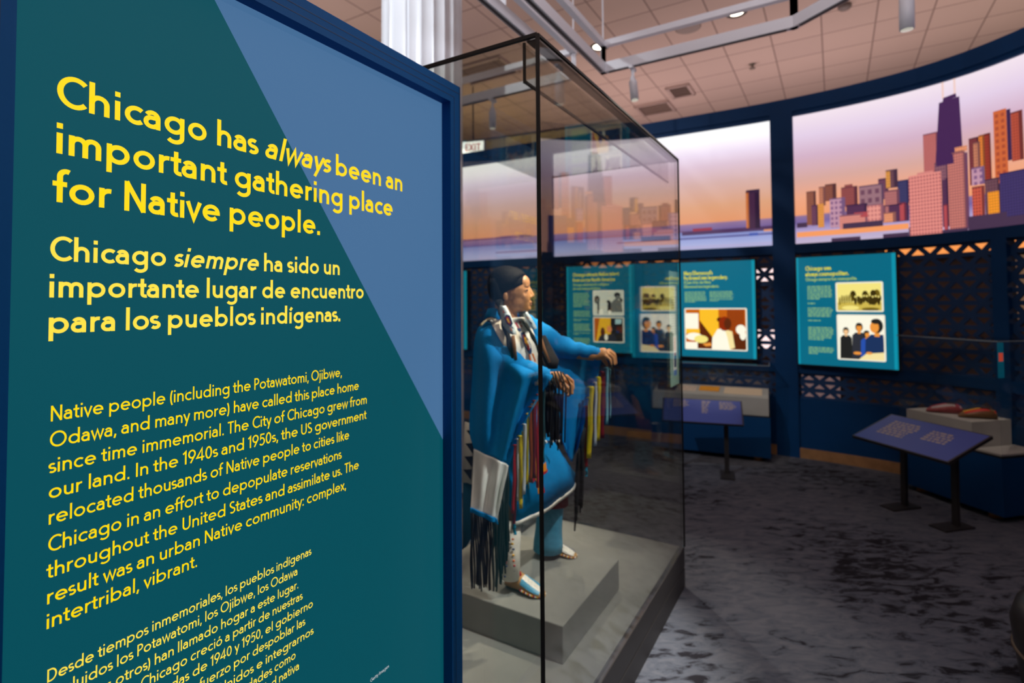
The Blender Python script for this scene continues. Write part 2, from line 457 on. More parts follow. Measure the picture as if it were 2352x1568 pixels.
nt.links.new(mp.outputs[0], br.inputs['Vector']); nt.links.new(br.outputs[0], b.inputs['Base Color'])

# ---------------------------------------------------------------- floor, ceiling
CEIL = 5.2
struct(MB().box((1, 5, -.05), 26, 30, .1).build('floor', carpet))
struct(MB().box((1, 7, CEIL + .05), 30, 34, .1).build('ceiling', ceil_m))

# ---------------------------------------------------------------- the curved exhibit wall: a smooth plan line, u metres along it
CP = [(-4.2, 9.45), (-2.4, 8.48), (-.69, 7.565), (.32, 7.03), (1.41, 6.45), (1.9, 6.17), (2.78, 5.66), (3.33, 5.24), (3.69, 4.86), (3.88, 4.53), (4.0, 4.13), (4.06, 3.5), (3.98, 2.7), (3.75, 1.9), (3.35, 1.1)]
def plan(P, n=24):
    out = []
    Q = [V(p) for p in P]; Q = [Q[0]*2 - Q[1]] + Q + [Q[-1]*2 - Q[-2]]
    for i in range(1, len(Q) - 2):
        p0, p1, p2, p3 = Q[i-1:i+3]; t0 = 0
        t1 = t0 + (p1-p0).length**.5; t2 = t1 + (p2-p1).length**.5; t3 = t2 + (p3-p2).length**.5
        for k in range(n):
            t = t1 + (t2 - t1)*k/n
            A1 = p0*((t1-t)/(t1-t0)) + p1*((t-t0)/(t1-t0)); A2 = p1*((t2-t)/(t2-t1)) + p2*((t-t1)/(t2-t1)); A3 = p2*((t3-t)/(t3-t2)) + p3*((t-t2)/(t3-t2))
            B1 = A1*((t2-t)/(t2-t0)) + A2*((t-t0)/(t2-t0)); B2 = A2*((t3-t)/(t3-t1)) + A3*((t-t1)/(t3-t1))
            out.append(B1*((t2-t)/(t2-t1)) + B2*((t-t1)/(t2-t1)))
    out.append(V(P[-1]))
    for _ in range(30):
        out = [out[0]] + [out[i-1]*.25 + out[i]*.5 + out[i+1]*.25 for i in range(1, len(out)-1)] + [out[-1]]
    return out
LINE = plan(CP); ARC = [0]
for a, c in zip(LINE, LINE[1:]): ARC.append(ARC[-1] + (c - a).length)
UEND = ARC[-1]
import bisect
def wdir(u):
    i = min(max(bisect.bisect_left(ARC, u), 2), len(LINE) - 2)
    d = (LINE[i+1] - LINE[i-2]).normalized()
    return V((d.x, d.y, 0)), V((d.y, -d.x, 0)) * (1 if V((d.y, -d.x)).dot(-LINE[i]) > 0 else -1)
def W(u, z, off=0):
    """point of the wall: u along, z up, off out into the room"""
    i = min(max(bisect.bisect_left(ARC, u), 1), len(LINE) - 1)
    t = (u - ARC[i-1]) / (ARC[i] - ARC[i-1])
    p = LINE[i-1]*(1-t) + LINE[i]*t
    n = wdir(u)[1]
    return V((p.x, p.y, z)) + n*off
def sweep(mb, u0, u1, z0, z1, o0, o1, step=.18, mi=0):
    n = max(1, round((u1 - u0)/step)); us = [u0 + (u1-u0)*i/n for i in range(n+1)]
    vs = []
    for u in us: vs += [W(u, z0, o0), W(u, z1, o0), W(u, z1, o1), W(u, z0, o1)]
    fs = []
    for i in range(n):
        a, c = 4*i, 4*i+4
        fs += [(a+j, a+(j+1) % 4, c+(j+1) % 4, c+j) for j in range(4)]
    fs += [(0, 1, 2, 3), (4*n+3, 4*n+2, 4*n+1, 4*n)]
    return mb.add(vs, fs, mi)
PILL = [(2.40, 2.62), (5.155, 5.371), (7.914, 8.126), (10.66, 10.87)]
w = MB()
sweep(w, 0, UEND, 3.56, 3.70, -.22, .02)           # top band and its lip
sweep(w, 0, UEND, 3.515, 3.56, -.22, 0)
sweep(w, 0, UEND, 2.085, 2.18, -.22, .01)          # rail under the murals
sweep(w, 0, UEND, .855, .945, -.06, .01)           # rail under the panels
sweep(w, 0, UEND, .0, .60, -.10, 0)                # solid dado
for a, c in PILL: sweep(w, a, c, 0, 3.56, -.22, .03)
for a, c in ((9.68, 9.79), (6.44, 6.52), (3.45, 3.55), (12.2, 12.3)): sweep(w, a, c, .6, 2.09, -.08, .02)
struct(w.build('wall_back', navy))
struct(sweep(MB(), 0, UEND, 0, .098, 0, .022).build('baseboard_back', wood))

# perforated screens of triangles, one to a bay
def screen(u0, u1, label):
    m = MB()
    rh, per, t = .1, .18, .019
    for z0, z1 in ((.60, .855), (.945, 2.085)):
        n = round((z1 - z0)/rh); h = (z1 - z0)/n
        for k in range(n + 1): sweep(m, u0, u1, max(z0, z0 + k*h - t), min(z1, z0 + k*h + t), -.045, -.025)
        for k in range(n):
            za, zb = z0 + k*h, z0 + (k+1)*h
            c = round((u1 - u0)/(per/2)); d = (u1 - u0)/c
            for i in range(c):
                a0, a1 = u0 + i*d, u0 + (i+1)*d
                if (i + k) % 2: a0, a1 = a1, a0
                q = .025
                p = [(a0 - q, za), (a0 + q, za), (a1 + q, zb), (a1 - q, zb)]
                m.hexa([W(a, z, -.026) for a, z in p] + [W(a, z, -.044) for a, z in p])
    return tag(m.build('lattice_screen', navy_dark, base=tuple(W((u0+u1)/2, .6))), label, 'screen', 'perforated lattice screens of the curved wall')
screen(2.62, 5.155, 'dark blue triangle-pattern lattice screen behind the mannequin, left of the narrow wall post')
screen(5.371, 7.914, 'dark blue triangle-pattern lattice screen behind the two middle teal text panels')
screen(8.126, 9.68, 'dark blue triangle-pattern lattice screen right of the wide wall post')
screen(9.79, 10.66, 'dark blue triangle-pattern lattice screen at the far right edge')
screen(10.87, 12.9, 'dark blue triangle-pattern lattice screen on the wall right of the frame')

# ---------------------------------------------------------------- skyline murals: lit boxes with a printed city at sunset
def sky_mat(name, stops, k=1.0):
    m = bpy.data.materials.new(name); m.use_nodes = True
    nt = m.node_tree; b = nt.nodes['Principled BSDF']
    tc = nt.nodes.new('ShaderNodeTexCoord'); sx = nt.nodes.new('ShaderNodeSeparateXYZ')
    nt.links.new(tc.outputs['Object'], sx.inputs[0])
    mr = nt.nodes.new('ShaderNodeMapRange'); mr.inputs[1].default_value = 0; mr.inputs[2].default_value = 1.335
    nt.links.new(sx.outputs[2], mr.inputs[0])
    r = nt.nodes.new('ShaderNodeValToRGB'); e = r.color_ramp.elements
    e[0].position, e[0].color = stops[0][0], lin(stops[0][1]); e[1].position, e[1].color = stops[-1][0], lin(stops[-1][1])
    for p, c in stops[1:-1]: q = e.new(p); q.color = lin(c)
    nt.links.new(mr.outputs[0], r.inputs[0])
    b.inputs['Base Color'].default_value = (.02, .02, .02, 1); b.inputs['Roughness'].default_value = .5
    nt.links.new(r.outputs[0], b.inputs['Emission Color']); b.inputs['Emission Strength'].default_value = k
    return m
sky_m = sky_mat('sunset_print_lit_top', [(0, (176, 180, 218)), (.08, (150, 160, 210)), (.155, (112, 124, 184)), (.16, (112, 92, 146)), (.215, (140, 112, 150)), (.225, (222, 148, 104)), (.36, (216, 158, 122)), (.55, (210, 172, 166)), (.70, (218, 192, 208)), (.80, (234, 218, 238)), (.90, (254, 248, 255)), (1, (255, 255, 255))], 1.06)  # white top stops paint the box lamps' hot spot into the print
sky_r = sky_mat('sunset_print_rosy', [(0, (196, 180, 206)), (.10, (176, 160, 205)), (.17, (120, 100, 160)), (.215, (140, 112, 150)), (.225, (240, 158, 112)), (.36, (238, 166, 132)), (.50, (216, 168, 158)), (.68, (212, 178, 200)), (.84, (228, 208, 232)), (1, (244, 228, 238))], 1.0)
def bld(name, rgb, win=None):
    """printed tower colour; win = (dark colour, columns scale) gives rows of windows"""
    k = 'print_' + name
    if k in MATS: return MATS[k]
    m = lit(k, rgb, 1.0, .05, .5)
    if win:
        nt = m.node_tree; b = nt.nodes['Principled BSDF']
        tc = nt.nodes.new('ShaderNodeTexCoord'); mp = nt.nodes.new('ShaderNodeMapping')
        mp.inputs['Rotation'].default_value = (math.radians(-90), 0, 0)
        sx = nt.nodes.new('ShaderNodeSeparateXYZ'); cb = nt.nodes.new('ShaderNodeCombineXYZ')
        nt.links.new(tc.outputs['Object'], sx.inputs[0])
        ad = nt.nodes.new('ShaderNodeMath'); ad.operation = 'SUBTRACT'
        nt.links.new(sx.outputs[0], ad.inputs[0]); nt.links.new(sx.outputs[1], ad.inputs[1])
        nt.links.new(ad.outputs[0], cb.inputs[0]); nt.links.new(sx.outputs[2], cb.inputs[1])
        br = nt.nodes.new('ShaderNodeTexBrick'); br.offset = 0
        br.inputs['Scale'].default_value = win[1]*.6; br.inputs['Brick Width'].default_value = .5; br.inputs['Row Height'].default_value = .5
        br.inputs['Mortar Size'].default_value = .12; br.inputs['Color1'].default_value = lin(win[0]); br.inputs['Color2'].default_value = lin(win[0]); br.inputs['Mortar'].default_value = lin(rgb)
        nt.links.new(cb.outputs[0], br.inputs['Vector']); nt.links.new(br.outputs[0], b.inputs['Emission Color'])
    return m
MZ0, MZ1 = 2.18, 3.515
def mural(u0, u1, sky, shapes, label):
    """shapes: (material, layer, [(u, z), ...]) printed on the face"""
    base = tuple(W((u0+u1)/2, MZ0, -.03))
    t = thing('mural_lightbox', label, 'mural', base, 'lit skyline murals of the curved wall')
    sweep(MB(), u0, u1, MZ0, MZ1, -.20, -.035).build('box', navy_dark, t)
    mats = [sky]; f = MB()
    n = 16; us = [u0 + (u1-u0)*i/n for i in range(n+1)]
    f.grid([[W(u, MZ0, -.03) for u in us], [W(u, MZ1, -.03) for u in us]], 0, False)
    for mt, lay, pts in shapes:
        if mt not in mats: mats.append(mt)
        pts = [(min(max(u, u0), u1), min(max(z, MZ0), MZ1)) for u, z in pts]
        us_ = sorted({p[0] for p in pts}); o = -.0295 + lay*.0009
        if len(pts) == 4 and us_[-1] - us_[0] > .3:      # wide strips follow the curve
            k = 8; lo = [W(pts[0][0] + (pts[1][0]-pts[0][0])*i/k, pts[0][1] + (pts[1][1]-pts[0][1])*i/k, o) for i in range(k+1)]
            hi = [W(pts[3][0] + (pts[2][0]-pts[3][0])*i/k, pts[3][1] + (pts[2][1]-pts[3][1])*i/k, o) for i in range(k+1)]
            f.grid([lo, hi], mats.index(mt), False)
        else:
            f.poly([W(u, z, o) for u, z in pts], mi=mats.index(mt))
    f.build('printed_face', mats, t)
    return t
def rc(u0, u1, z0, z1): return [(u0, z0), (u1, z0), (u1, z1), (u0, z1)]
PM = [
    ('isle', (78, 52, 92), 1, None, 6.974, 7.92, 2.348, 2.394),
    ('isle_red', (150, 50, 70), 2, None, 7.094, 7.303, 2.388, 2.421),
    ('lake_tower', (70, 36, 68), 3, None, 7.657, 7.794, 2.375, 2.79),
    ('lake_tower_sun', (214, 120, 62), 4, None, 7.656, 7.689, 2.386, 2.778),
    ('lake_tower_top', (52, 30, 60), 4, None, 7.664, 7.795, 2.763, 2.798),
    ('tower_water', (70, 90, 170), 2, None, 7.683, 7.771, 2.299, 2.329),
    ('isle_glow', (222, 150, 110), 2, None, 7.827, 7.908, 2.336, 2.358),
]
PR = [
    ('brown', (150, 90, 72), 3, None, 8.233, 8.319, 2.366, 2.713),
    ('mauve', (112, 66, 92), 4, None, 8.277, 8.333, 2.36, 2.569),
    ('amber', (232, 152, 72), 5, None, 8.333, 8.387, 2.333, 2.574),
    ('rose', (196, 124, 96), 3, None, 8.346, 8.403, 2.553, 2.747),
    ('rust', (142, 82, 68), 3, None, 8.401, 8.499, 2.593, 2.764),
    ('lilac', (192, 146, 166), 4, ((130, 90, 130), 16), 8.439, 8.571, 2.32, 2.615),
    ('brick', (152, 78, 78), 3, None, 8.539, 8.677, 2.517, 2.713),
    ('brick', (152, 78, 78), 2, None, 8.569, 8.637, 2.701, 2.736),
    ('plum', (88, 50, 84), 4, None, 8.579, 8.755, 2.367, 2.533),
    ('grey_rose', (152, 112, 122), 3, ((110, 70, 90), 10), 8.688, 8.885, 2.502, 2.704),
    ('pink', (230, 152, 140), 5, ((190, 110, 110), 20), 8.75, 8.886, 2.34, 2.513),
    ('salmon', (226, 142, 130), 5, None, 8.52, 8.753, 2.303, 2.438),
    ('red_row', (178, 74, 80), 6, None, 8.644, 8.755, 2.4, 2.45),
    ('dusk', (110, 72, 84), 3, None, 8.907, 8.999, 2.647, 2.821),
    ('gold', (222, 150, 72), 4, None, 8.907, 8.942, 2.652, 2.808),
    ('mauve', (112, 66, 92), 2, None, 8.846, 8.925, 2.55, 2.75),
    ('dusty', (182, 112, 112), 4, None, 8.894, 9.009, 2.419, 2.629),
    ('slate', (62, 60, 104), 3, None, 8.996, 9.088, 2.49, 2.707),
    ('red_row', (178, 74, 80), 5, None, 8.997, 9.056, 2.331, 2.499),
    ('peach', (236, 152, 112), 5, None, 8.878, 8.978, 2.327, 2.421),
    ('plum', (88, 50, 84), 3, None, 8.879, 9.077, 2.324, 2.491),
    ('block_pink', (226, 142, 132), 6, ((168, 86, 92), 26), 9.082, 9.323, 2.172, 2.732),
    ('roof_dark', (96, 60, 92), 7, None, 9.146, 9.24, 2.68, 2.712),
    ('roof_pink', (210, 130, 124), 6, None, 9.147, 9.265, 2.73, 2.75),
    ('rosy_slab', (194, 108, 106), 4, None, 9.199, 9.307, 2.727, 3.09),
    ('podium', (140, 92, 104), 5, ((90, 56, 80), 30), 9.277, 9.375, 2.651, 2.811),
    ('plum', (88, 50, 84), 5, None, 9.324, 9.375, 2.235, 2.661),
    ('red_row', (178, 74, 80), 6, None, 9.334, 9.364, 2.199, 2.434),
    ('tower_rose', (204, 124, 112), 7, ((120, 64, 76), 34), 9.372, 9.499, 2.18, 2.874),
    ('tower_shade', (104, 62, 92), 7, None, 9.499, 9.517, 2.201, 2.851),
    ('peach', (236, 152, 112), 7, None, 9.401, 9.516, 2.867, 2.912),
    ('maroon', (124, 54, 60), 3, None, 9.527, 9.608, 2.562, 2.963),
    ('rose', (196, 124, 96), 4, None, 9.558, 9.605, 2.709, 2.92),
    ('orange', (226, 128, 54), 4, None, 9.598, 9.638, 2.565, 2.97),
    ('ember', (154, 54, 42), 4, None, 9.638, 9.681, 2.556, 2.971),
    ('lilac', (192, 146, 166), 5, None, 9.541, 9.632, 2.557, 2.707),
    ('redbrick', (204, 92, 70), 7, ((140, 50, 50), 30), 9.541, 9.629, 2.21, 2.545),
    ('bright', (246, 152, 44), 7, None, 9.65, 9.728, 2.288, 2.479),
    ('dusk', (110, 72, 84), 5, None, 9.631, 9.738, 2.284, 2.589),
    ('sunlit', (204, 100, 54), 5, ((170, 74, 48), 16), 9.706, 9.797, 2.537, 3.133),
    ('night', (56, 32, 74), 6, None, 9.798, 9.826, 2.706, 3.119),
    ('copper', (184, 78, 58), 5, None, 9.826, 9.907, 2.691, 3.084),
    ('violet', (64, 52, 104), 6, None, 9.735, 9.968, 2.257, 2.615),
    ('pale_front', (232, 166, 144), 7, None, 9.763, 9.829, 2.284, 2.596),
    ('lilac', (192, 146, 166), 7, None, 9.841, 9.884, 2.434, 2.587),
    ('pale_front', (232, 166, 144), 8, None, 9.859, 9.9, 2.259, 2.379),
    ('shore', (246, 156, 98), 4, None, 8.139, 9.073, 2.249, 2.302),
    ('trees', (70, 50, 76), 7, None, 8.547, 8.876, 2.299, 2.354),
    ('trees', (70, 50, 76), 3, None, 8.141, 8.236, 2.348, 2.398),
    ('trees', (64, 46, 72), 5, None, 8.446, 8.691, 2.153, 2.217),
    ('trees', (70, 50, 76), 5, None, 8.873, 9.072, 2.143, 2.219),
    ('trees', (66, 48, 78), 8, None, 9.507, 9.982, 2.129, 2.299),
    ('trees', (66, 48, 78), 8, None, 9.321, 9.505, 2.156, 2.209),
    ('trees', (70, 50, 76), 5, None, 9.073, 9.097, 2.178, 2.259),
]

def shapes(tab):
    r = []
    for n, c, l, w, u0, u1, zb, zt in tab:
        tower = .03 < u1 - u0 < .3 and zt - zb > .09 and n not in ('trees', 'shore', 'isle', 'lake')
        if tower and not w: w = (tuple(v*.74 for v in c), 24 + len(n)*2)
        r.append((bld(n, c, w), l, rc(u0, u1, zb, zt)))
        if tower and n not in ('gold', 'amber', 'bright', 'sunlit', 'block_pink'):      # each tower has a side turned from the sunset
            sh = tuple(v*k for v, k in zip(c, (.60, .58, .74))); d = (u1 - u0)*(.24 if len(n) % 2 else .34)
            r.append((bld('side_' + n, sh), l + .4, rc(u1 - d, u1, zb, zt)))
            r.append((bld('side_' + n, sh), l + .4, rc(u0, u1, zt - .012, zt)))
    return r
hills = bld('hills', (124, 84, 118)); swell = bld('swell', (92, 92, 150)); foam = bld('foam', (176, 172, 212)); dusk_blue = bld('dusk_blue', (58, 46, 96)); wine = bld('wine', (96, 34, 66))
glow_s = bld('glow_sand', (240, 196, 180))
left = [(hills, 1, rc(2.62, 4.7, 2.46, 2.487)), (hills, 1, [(4.2, 2.46), (5.155, 2.46), (4.95, 2.50), (4.6, 2.497)]), (swell, 1, rc(2.62, 5.155, 2.375, 2.392)), (foam, 1, rc(2.62, 5.155, 2.19, 2.215)), (swell, 2, rc(4.5, 5.155, 2.27, 2.285))]
mural(2.62, 5.155, sky_m, left, 'lit lake and sunset mural behind the glass case, left of the narrow wall post')
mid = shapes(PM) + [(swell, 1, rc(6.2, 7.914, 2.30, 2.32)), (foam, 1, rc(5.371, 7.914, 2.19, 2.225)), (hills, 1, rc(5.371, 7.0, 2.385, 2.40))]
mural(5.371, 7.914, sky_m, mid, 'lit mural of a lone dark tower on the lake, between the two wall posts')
hancock = bld('hancock', (70, 36, 86), ((60, 30, 74), 40)); mast = bld('mast', (238, 204, 196))
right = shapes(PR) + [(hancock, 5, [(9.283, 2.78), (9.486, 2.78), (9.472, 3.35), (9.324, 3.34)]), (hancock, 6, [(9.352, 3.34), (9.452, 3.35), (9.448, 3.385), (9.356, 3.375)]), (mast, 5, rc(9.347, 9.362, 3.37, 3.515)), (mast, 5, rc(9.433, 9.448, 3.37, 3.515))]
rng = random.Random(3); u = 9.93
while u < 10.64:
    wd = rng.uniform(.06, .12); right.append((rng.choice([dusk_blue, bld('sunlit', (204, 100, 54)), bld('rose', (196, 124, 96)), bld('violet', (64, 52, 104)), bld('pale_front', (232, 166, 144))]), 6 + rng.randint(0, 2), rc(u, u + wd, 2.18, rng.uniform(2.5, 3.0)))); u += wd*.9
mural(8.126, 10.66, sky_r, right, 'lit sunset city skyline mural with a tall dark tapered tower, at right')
more = []; u = 10.9
while u < 12.85:
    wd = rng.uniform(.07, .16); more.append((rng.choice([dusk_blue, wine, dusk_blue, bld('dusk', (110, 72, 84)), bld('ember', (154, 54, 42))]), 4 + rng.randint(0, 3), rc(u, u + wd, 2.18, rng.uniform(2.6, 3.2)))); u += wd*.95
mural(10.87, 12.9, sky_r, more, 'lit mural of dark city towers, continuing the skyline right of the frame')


# ---------------------------------------------------------------- the big intro panel in the foreground
P0 = V((-.160, 1.690, 0))                     # outer front corner of its right side, on the floor
def PP(s, z, o=0): return P0 + A*s + UP*z + NA*o      # s < 0 runs towards the viewer's left, o > 0 out of the face
teal = lit('teal_film', (6, 84, 97), .84, .10, .7)
blue_film = lit('blue_film', (76, 118, 162), .84, .10, .7)
for q_ in (teal, blue_film): q_.node_tree.nodes['Principled BSDF'].inputs['Specular IOR Level'].default_value = .2
yellow = lit('yellow_letters', (255, 221, 0), .97, .1, .6)
soft_yellow = lit('soft_yellow_letters', (255, 228, 72), .97, .1, .6)
white_ink = lit('white_letters', (225, 232, 235), .8, .4, .5)
t = thing('intro_panel', 'tall teal and blue text panel in a blue frame, filling the left foreground', 'sign panel', tuple(PP(-.56, 0, -.06)))
SL, SR, ZT, ZB = -1.0765, -.0505, 2.2215, .20
D = -.034
f = MB()
def framebar(s0, s1, z0, z1, o0, o1): f.span(PP(s0, z0, o0), A*(s1-s0), UP*(z1-z0), NA*(o1-o0))
for o0, o1, g in ((-.13, -.012, 0), (-.012, -.007, .004), (-.007, 0, 0)):     # frame with a thin shadow groove
    framebar(SR, 0 - g, 0, 2.282 - g, o0, o1); framebar(-1.125 + g, SL, 0, 2.282 - g, o0, o1)
    framebar(SL, SR, ZT, 2.282 - g, o0, o1); framebar(SL, SR, 0, ZB, o0, o1)
fr = f.build('frame', blue_frame, t)
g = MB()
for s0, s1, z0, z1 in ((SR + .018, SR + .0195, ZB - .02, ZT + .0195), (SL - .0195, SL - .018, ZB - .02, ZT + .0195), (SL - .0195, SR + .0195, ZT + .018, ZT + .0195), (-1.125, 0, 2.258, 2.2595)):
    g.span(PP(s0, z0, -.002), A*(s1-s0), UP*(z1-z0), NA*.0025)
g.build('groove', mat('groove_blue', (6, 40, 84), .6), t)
MB().span(PP(SL - .01, ZB - .01, -.12), A*(SR - SL + .02), UP*(ZT - ZB + .02), NA*(.12 + D - .0005)).build('light_box', blue_frame, t)
d0, d1 = (-.7690, 2.2011), (-.0549, 1.1884)
sl = (d1[1]-d0[1])/(d1[0]-d0[0]); stop = d0[0] + (ZT - d0[1])/sl; sbot = d1[1] + sl*(SR - d1[0])
fc = MB()
fc.poly([PP(SL, ZB, D), PP(SR, ZB, D), PP(SR, sbot, D), PP(stop, ZT, D), PP(SL, ZT, D)], mi=0)
fc.poly([PP(SR, sbot, D), PP(SR, ZT, D), PP(stop, ZT, D)], mi=1)
face = fc.build('printed_face', [teal, blue_film], t)
def lines(name, mt, rows, cap, w):
    m = MB()
    for text, s0, s1, z in rows: write(m, text, PP(s0, z, D + .0008), A, UP, cap, w, s1 - s0)
    return m.build(name, mt, face, fix=False)
lines('headline', yellow, [('Chicago has *always* been an', -1.017, -.2309, 1.9136), ('important gathering place', -1.0165, -.271, 1.838), ('for Native people.', -1.0165, -.514, 1.7615)], .0512, .150)
lines('spanish_headline', soft_yellow, [('Chicago *siempre* ha sido un', -1.0215, -.4539, 1.6695), ('importante lugar de encuentro', -1.0215, -.3765, 1.6125), ('para los pueblos indígenas.', -1.0215, -.4521, 1.5568)], .0385, .150)
N = ['Native people (including the Potawatomi, Ojibwe,', 'Odawa, and many more) have called this place home', 'since time immemorial. The City of Chicago grew from', 'our land. In the 1940s and 1950s, the US government', 'relocated thousands of Native people to cities like', 'Chicago in an effort to depopulate reservations', 'throughout the United States and assimilate us. The', 'result was an urban Native community: complex,', 'intertribal, vibrant.']
Nz = [1.422, 1.3823, 1.343, 1.3045, 1.2655, 1.2238, 1.1845, 1.146, 1.109]; Ne = [-.4470, -.3921, -.3644, -.3669, -.4231, -.4476, -.3916, -.4330, -.7914]
lines('paragraph', yellow, [(a, -1.0165, e, z) for a, e, z in zip(N, Ne, Nz)], .0238, .118)
S = [('Desde tiempos inmemoriales, los pueblos indígenas', -1.0145), ('(incluidos los Potawatomi, los Ojibwe, los Odawa', -1.0145), ('y muchos otros) han llamado hogar a este lugar.', -1.0145), ('La Ciudad de Chicago creció a partir de nuestras', -1.0145), ('tierras. En las décadas de 1940 y 1950, el gobierno', -1.0145), ('esfuerzo por despoblar las', -.805), ('Unidos e integrarnos', -.745), ('ciudades como', -.715), ('comunidad nativa', -.725)]
Se = [-.5345, -.5706, -.5681, -.5575, -.5291, -.5502, -.5275, -.5743, -.5651]; Sz = [1.0285, .9990, .9688, .9396, .9092, .8795, .8480, .8195, .7909]
lines('spanish_paragraph', soft_yellow, [(a, s0, e, z) for (a, s0), e, z in zip(S, Se, Sz)], .0192, .118)
m = MB(); write(m, 'Getty Images', PP(-.350, .6345, D + .0008), A, UP, .0085, .09, .066)
m.build('photo_credit', white_ink, face, fix=False)

# ---------------------------------------------------------------- teal text panels on the curved wall
teal_wall = lit('bright_teal_film', (4, 106, 132), .95, .15, .3)
teal_edge = lit('edge_teal_film', (10, 142, 166), 1.0, .2, .3)
lime = lit('lime_letters', (236, 226, 14), 1.0, .2)
sage = lit('sage_letters', (122, 172, 126), 1.0, .2)
pale_lime = lit('pale_lime_letters', (176, 204, 92), 1.0, .2)
cream = lit('cream_border', (236, 232, 212), 1.0, .2)
def L(n, c, k=1.0): return lit('photo_' + n, c, k, .1)
class Board:
    def __init__(s, u0, u1, z0, z1, label, lit_side=1):
        a, b = W(u0, 0, .085), W(u1, 0, .085)
        s.ex = (b - a).normalized(); s.n = V((s.ex.y, -s.ex.x, 0)); s.w = (b - a).length; s.h = z1 - z0
        if s.n.dot(-a) < 0: s.n = -s.n
        s.o = a + UP*z1                                  # top left
        s.t = thing('text_panel', label, 'text panel', tuple(s.at(.5, 1, -.03)), 'teal text panels on the curved wall')
        bx = MB(); q = .012; e = s.ex
        bx.span(s.at(0, 1, -.082) - e*q - UP*q, e*(s.w + 2*q), UP*(s.h + 2*q), s.n*.081)
        bx.build('box', black, s.t)
        fm = MB(); fm.poly([s.at(0, 1), s.at(1, 1), s.at(1, 0), s.at(0, 0)], mi=0)
        for x0, x1 in ((0, .022), (.962, 1)): fm.poly([s.at(x0, 1, .0008), s.at(x1, 1, .0008), s.at(x1, 0, .0008), s.at(x0, 0, .0008)], mi=1)
        s.face = fm.build('printed_face', [teal_wall, teal_edge], s.t)
    def at(s, x, y, o=0): return s.o + s.ex*(x*s.w) - UP*(y*s.h) + s.n*o
    def text(s, name, mt, rows, cap, w=.15):
        m = MB()
        for text, x, y, x1 in rows: write(m, text, s.at(x, y, .0015), s.ex, UP, cap, w, (x1 - x)*s.w)
        return m.build(name, mt, s.face, fix=False)
    def block(s, name, mt, x0, x1, y0, y1, n, last=.6, seed=1):
        """a column of body copy too small to read: rows of word-length dashes"""
        m = MB(); rg = random.Random(seed); dy = (y1 - y0)/n
        for i in range(n):
            x = x0; end = x1 - rg.uniform(0, .1)*(x1 - x0) if i < n - 1 else x0 + last*(x1 - x0)
            while x < end:
                wd = rg.uniform(.012, .05); xe = min(x + wd, end); y = y0 + i*dy
                m.poly([s.at(x, y + dy*.68, .0015), s.at(xe, y + dy*.68, .0015), s.at(xe, y, .0015), s.at(x, y, .0015)]); x = xe + .008
        return m.build(name, mt, s.face, fix=False)
    def photo(s, name, x0, x1, y0, y1, pieces, border=cream):
        """a print with rounded corners and a pale border; pieces in its own 0..1 frame (y down)"""
        W_, H_ = (x1-x0)*s.w, (y1-y0)*s.h; mats = [border]; m = MB()
        c = s.at(x0, y0); r = .014; pts = []
        for cx, cy, a0 in ((W_-r, r, 0), (r, r, 90), (r, H_-r, 180), (W_-r, H_-r, 270)):
            for k in range(5):
                a = math.radians(a0 + 90*k/4); pts.append(c + s.ex*(cx + r*math.cos(a)) - UP*(cy - r*math.sin(a)) + s.n*.0065)
        m.poly(pts, .006, s.n)
        b = .013; iw, ih = W_ - 2*b, H_ - 2*b
        for k, (mt, shp) in enumerate(pieces):
            if mt not in mats: mats.append(mt)
            if shp[0] == 'e':
                _, ex, ey, rx, ry = shp; q = [(ex + rx*math.cos(6.2832*j/16), ey + ry*math.sin(6.2832*j/16)) for j in range(16)]
            elif shp[0] == 'r': _, a0, b0, a1, b1 = shp; q = [(a0, b0), (a1, b0), (a1, b1), (a0, b1)]
            else: q = shp
            q = [(min(max(a, 0), 1), min(max(bb, 0), 1)) for a, bb in q]
            m.poly([c + s.ex*(b + a*iw) - UP*(b + bb*ih) + s.n*(.0072 + k*.0003) for a, bb in q], mi=mats.index(mt))
        return m.build(name, mats, s.face, fix=False)
def person(x, y, r, hair, skin, shirt, face=0):
    """a printed figure: shoulders, neck, head, hair"""
    return [(shirt, [(x - 2.3*r, 1), (x - 2.1*r, y + 2.4*r), (x - 1.1*r, y + 1.5*r), (x + 1.1*r, y + 1.5*r), (x + 2.1*r, y + 2.4*r), (x + 2.3*r, 1)]),
            (skin, ('r', x - .45*r, y + .5*r, x + .45*r, y + 1.9*r)), (hair, ('e', x, y - .15*r, r*1.12, r*1.38)), (skin, ('e', x + face*r, y + .1*r, r*.82, r*1.1)), (hair, ('e', x + face*.3*r, y - 1.0*r, r*.9, r*.5))]
ink, mid_g, pale = L('ink', (34, 34, 32)), L('mid_grey', (110, 112, 104)), L('pale_grey', (214, 218, 200))
sep, sep2, sepl = L('sepia', (110, 92, 22)), L('sepia_dark', (58, 46, 10)), L('sepia_light', (244, 228, 128))
amber_p, orange_p, brown_p, skin_p, skin2 = L('amber', (250, 190, 40)), L('orange', (196, 96, 12)), L('brown', (92, 38, 8)), L('skin', (236, 150, 60)), L('skin_pale', (244, 196, 140))
white_p, navy_p, coat_p, table_p = L('white', (252, 248, 226)), L('navy', (28, 50, 92)), L('coat', (46, 48, 56)), L('table', (246, 226, 160))
def group_photo():        # four people round a table
    return [(white_p, ('r', 0, 0, 1, 1))] + person(.17, .36, .062, ink, skin2, ink) + person(.47, .27, .075, ink, skin_p, coat_p) + person(.63, .42, .06, ink, skin_p, L('blue', (40, 80, 170)), .3) + person(.86, .24, .12, ink, skin_p, navy_p, -.45) + [(table_p, [(.45, 1), (.62, .86), (1, .82), (1, 1)]), (skin_p, ('e', .42, .86, .09, .035)), (skin_p, ('e', .68, .85, .07, .03))]
